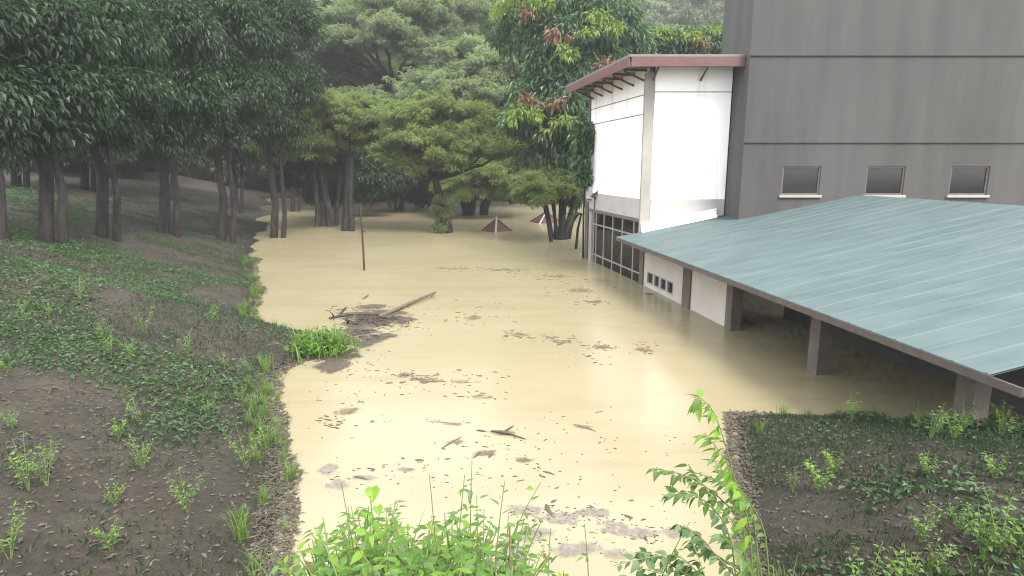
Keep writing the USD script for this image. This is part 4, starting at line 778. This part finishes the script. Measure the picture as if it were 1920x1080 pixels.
v, f = ovate(.125, .115, 6, True, .1); obj('leaf', (orient(v, hp + [.01, .04, .055], -1.57 + .2, -.95, .05), f), 'leaf_bright', hv)
for k, (dx, dy, dz) in enumerate(((.05, .02, -.1), (-.07, .03, -.16), (.02, -.05, -.24))):
    v, f = ovate(.09, .08, 5, True); obj('leaf', (orient(v, hp + [dx, dy, dz], -1.2 + k * .7, -.5, .2), f), 'leaf_bright', hv)
for px, top, d, lab in ((805, 890, 4.7, 'bare dead stem rising from the middle of the thicket'), (955, 985, 4.0, 'thin dead brown stake at the bottom centre'), (640, 905, 4.8, 'dry grey stem at the left end of the thicket')):
    X = (px - 960) / FPX * d * 1.02; zb_ = float(ground_z(X, d)); e = at(px, top, d)
    tag(obj('dead_stem', tube([[X + .03, d, zb_ - .1], [X + .02, d, (zb_ + e[2]) / 2], e], [.008, .006, .003] if px != 955 else [.011, .01, .008], 6), 'stem_dead'), lab, 'stem')
GL = 'long bladed grass tuft at the lower left corner of the thicket'
gks = [grass(601, 'grass_tuft', GL, 'grass tufts in the left thicket', .75, 46, .07), grass(602, 'grass_tuft', GL, 'grass tufts in the left thicket', .6, 40, .06)]
for k in range(44):
    px = 585 + rng.rand() ** 1.5 * 260; d = 3.8 + rng.rand() * 2.0; X = (px - 960) / FPX * d * 1.02
    put(gks[k % 2], X, d, rng.rand() * 6.28, 1.0 + .6 * rng.rand())
# clump on the spit at the left edge
cb = on(622, 668); z_ = float(ground_z(cb[0], cb[1]))
gc = grass(610, 'grass_clump', 'bright green clump of grass and weeds on the spit at the left edge', None, .85, 260, .34, (cb[0] - .32, cb[1] + .25, max(z_, 0) - .02), w_=.035)
rr_ = np.random.RandomState(9)
P = rr_.randn(420, 3) * [.38, .3, .13] + [0, 0, .3]; Dv = rr_.randn(420, 3) * [1, 1, .5] + [0, 0, .2]
obj('leaves', leaf_cards(P, Dv, rr_.randn(420, 3) * .5 + [0, 0, 1], .13 + .09 * rr_.rand(420), .06 + .03 * rr_.rand(420)), 'leaf_weed', gc)
# leafy cover of the banks (uncountable)
def cover(name, label, n, region, hmin, hmax, m, seed):
    rng = np.random.RandomState(seed); x = region[0] + rng.rand(n * 4) * (region[1] - region[0]); y = region[2] + rng.rand(n * 4) * (region[3] - region[2]); z = ground_z(x, y)
    nz = meshkit.fbm(np.stack([x * .5, y * .5, 0 * x], -1), 3, seed); ok = (z > .03) & (rng.rand(len(x)) < np.clip((nz - .36) * 3.2, .02, .9)); x, y, z = x[ok][:n], y[ok][:n], z[ok][:n]; k = len(x)
    D_ = rng.randn(k, 3) * [.5, .5, 0] + [0, 0, 1.]; hh = hmin + (hmax - hmin) * rng.rand(k)
    tag(obj(name, leaf_cards(np.c_[x, y, z - .02], D_, rng.randn(k, 3), hh, hh * .14, droop=.1), m), label, 'ground cover', kind='stuff')
cover('bank_cover', 'rough low grass on the muddy left bank', 90000, (-30, -2, 5, 60), .05, .17, 'leaf_dark', 1)
cover('bank_cover', 'low weeds and grass between the foreground plants', 9000, (-5, 6, 2.6, 6.2), .08, .22, 'grass_blade', 2)
rng = np.random.RandomState(14); x = -32 + rng.rand(400000) * 46; y = 2.6 + rng.rand(400000) ** 1.4 * 40; z = ground_z(x, y); nz = meshkit.fbm(np.stack([x * .35 + y * .2, y * .35 - x * .2, 0 * x + 5], -1), 4, 14)
ok = (z > .1) & ((x < -.3 * y) | ((x > .3 * y) & (y < 15))) & (rng.rand(len(x)) < np.clip((nz - .5) * 5, 0, .9)); x, y, z = x[ok][:70000], y[ok][:70000], z[ok][:70000]; k_ = len(x); hh = .05 + .09 * rng.rand(k_)
tag(obj('bank_creeper', leaf_cards(np.c_[x, y, z + .02 + .1 * rng.rand(k_)], rng.randn(k_, 3) * [1, 1, .35], rng.randn(k_, 3) * .4 + [0, 0, 1], hh, hh * .55, droop=.15), 'leaf_shrub'), 'patches of dark creeping leaves covering the muddy banks', 'ground cover', kind='stuff')
cover('bank_cover', 'low grass on the right bank in front of the lean to', 40000, (2.5, 14, 3, 14), .04, .14, 'leaf_dark', 3)
rng = np.random.RandomState(4); x = -30 + rng.rand(60000) * 45; y = 3 + rng.rand(60000) ** 1.5 * 40; z = ground_z(x, y); ok = (z > .02) & (np.abs(x) > .33 * y + .3); x, y, z = x[ok], y[ok], z[ok]
tag(obj('fallen_leaves', leaf_cards(np.c_[x, y, z + .012], rng.randn(len(x), 3) * [1, 1, .15], rng.randn(len(x), 3) * .3 + [0, 0, 1], .05 + .07 * rng.rand(len(x)), .025 + .03 * rng.rand(len(x)), droop=.0), 'litter'), 'fallen leaves lying on the muddy banks', 'litter', kind='stuff')
# right bank shrub: branches coming in from the right
def shrub(seed, name, label, branches, L, Wd, leaf, bright='leaf_sage'):
    rng = np.random.RandomState(seed); t = thing(name, label, 'shrub'); 
    for pts, n, r0 in branches:
        p0 = np.array(pts[0]); foot = p0 + [.12, -.05, 0]; foot[2] = float(ground_z(foot[0], foot[1])) - .1
        if p0[2] > foot[2] + .15: pts = [foot] + list(pts)
        p = np.array(pts); s = np.linspace(0, 1, 12); idx_ = s * (len(p) - 1); p = np.stack([np.interp(idx_, range(len(p)), p[:, k]) for k in range(3)], 1)
        p[1:-1] = (p[:-2] + 2 * p[1:-1] + p[2:]) / 4
        obj('branch', tube(p, np.linspace(r0, .003, 12), 6), 'stem_dead' if r0 > .008 else 'stem_green', t, smooth=True)
        n = int(n * 1.9)
        for q in range(n):
            f_ = .12 + .88 * (q + .5 * rng.rand()) / n; x = min(f_, .999) * 11; i0 = int(x); pp = p[i0] * (1 - x + i0) + p[i0 + 1] * (x - i0); tn = p[min(i0 + 1, 11)] - p[i0]
            az = math.atan2(tn[1], tn[0]) + (1 if q % 2 else -1) * (.75 + .3 * rng.randn()); sz = .7 + .5 * rng.rand()
            v, fc = ovate(L * sz, Wd * sz, 5, False, .2 + .35 * rng.rand()); obj('leaf', (orient(v + [.012, 0, 0], pp, az, -.15 + .35 * rng.randn(), rng.randn() * .5), fc), leaf if rng.rand() > .4 else bright, t)
    return t
d = 4.4
shrub(701, 'bank_shrub', 'shrub branches with drooping grey green leaves arching in from the right edge', [
    ([at(1430, 1020, d + .2), at(1350, 930, d), at(1290, 890, d), at(1222, 878, d - .1)], 24, .01), ([at(1400, 1010, d), at(1330, 925, d - .1), at(1290, 870, d)], 14, .007), ([at(1380, 1010, d - .2), at(1330, 940, d - .2), at(1280, 920, d - .2), at(1248, 935, d - .2)], 18, .008), ([at(1400, 960, d + .1), at(1350, 900, d + .1), at(1300, 885, d + .1)], 14, .007),
    ([at(1420, 960, d), at(1370, 900, d), at(1335, 860, d)], 14, .008), ([at(1440, 1000, d), at(1400, 930, d), at(1360, 900, d - .1)], 14, .008)], .095, .046, 'leaf_sage', 'leaf_weed')
d = 3.9
shrub(702, 'bank_shrub', 'low dark leafy shrub in the bottom right corner', [
    ([at(1330, 1110, d), at(1300, 1060, d), at(1260, 1035, d), at(1150, 1060, d - .1)], 24, .008), ([at(1350, 1120, d), at(1290, 1080, d), at(1230, 1040, d), at(1195, 1035, d)], 22, .008), ([at(1400, 1100, d), at(1340, 1040, d), at(1310, 1000, d), at(1275, 985, d)], 20, .009), ([at(1400, 1080, d + .2), at(1330, 1030, d + .2), at(1290, 1012, d + .2)], 16, .007),
    ([at(1300, 1120, d - .2), at(1260, 1080, d - .2), at(1200, 1065, d - .2)], 18, .007), ([at(1340, 1140, d - .3), at(1320, 1075, d - .3), at(1300, 1020, d - .2)], 18, .007), ([at(1280, 1140, d - .2), at(1240, 1090, d - .2), at(1170, 1085, d - .2)], 16, .006), ([at(1420, 1100, d), at(1390, 1040, d), at(1350, 1000, d)], 18, .007)], .08, .046, 'leaf_sage', 'leaf_shrub')
d = 4.0
sp = shrub(703, 'bank_shrub', 'single bright sprig with pointed leaves entering at the right edge above the shrub', [([at(1400, 1000, d + .1), at(1366, 850, d), at(1338, 765, d), at(1308, 742, d)], 18, .006), ([at(1410, 980, d), at(1368, 870, d), at(1322, 812, d)], 16, .005)], .11, .045, 'leaf_bright', 'leaf_weed')
for (a, az, el, L_) in (((1306, 752), 3.5, -.75, .12), ((1308, 754), -1.6, -1.0, .14), ((1312, 745), 1.2, .5, .1)):
    v, fc = ovate(L_, .05, 5, False, .15); obj('leaf', (orient(v, at(*a, d), az, el, .3), fc), 'leaf_bright', sp)
# more weeds on both banks outside the strip, same kinds
BL = 'leafy weed on the muddy bank outside the thicket'; BG = 'scattered weeds on the banks'
rng = np.random.RandomState(33)
for k in range(70):
    side = k % 2
    y = 4.2 + rng.rand() * 6.5 if side else 4.6 + rng.rand() * 12
    x = (.36 * y + .9 + rng.rand() * (.5 * y)) * (1 if side else -1)
    if ground_z(x, y) < .12: continue
    put(kinds[rng.choice([0, 1, 3, 5])], x, y, rng.rand() * 6.28, .45 + .4 * rng.rand(), BL, group=BG)

TL = 'short grass tuft standing at the wet edge of a muddy bank'; TG = 'grass tufts along the waterline of the banks'
rng = np.random.RandomState(91); n_ = 0
for _ in range(6000):
    y = 3.5 + rng.rand() * 30; x = (.33 * y + rng.rand() * (3 + .1 * y)) * (1 if rng.rand() > .7 else -1); z = float(ground_z(x, y))
    if -.06 < z < .12 and n_ < 120:
        dup(gks[n_ % 2], (x, y, z), rng.rand() * 6.28, .3 + .45 * rng.rand(), TL, TG); n_ += 1

rng = np.random.RandomState(92); x = (rng.rand(260000) * 2 - 1); y = 3.2 + 34 * rng.rand(260000) ** 1.4; x = np.sign(x) * (.31 * y + np.abs(x) * (2.5 + .12 * y)); z = ground_z(x, y); ok = (z > -.07) & (z < .06) & ((x < 0) | (y < 16)); x, y, z = x[ok], y[ok], np.maximum(z[ok], 0)
tag(obj('fallen_leaves', leaf_cards(np.c_[x, y, z + .008 + .02 * rng.rand(len(x))], rng.randn(len(x), 3) * [1, 1, .12], rng.randn(len(x), 3) * .25 + [0, 0, 1], .04 + .09 * rng.rand(len(x)), .012 + .03 * rng.rand(len(x)), droop=.0), 'litter'), 'line of stranded leaves and bits along the water edge of the banks', 'litter', kind='stuff')
for hx, hz in holes:
    obj('window_sill', box(hx - .08, hx + 1.58, by0 - .09, by0 - .003, hz - .1, hz - .002), 'pilaster_grey', blk)
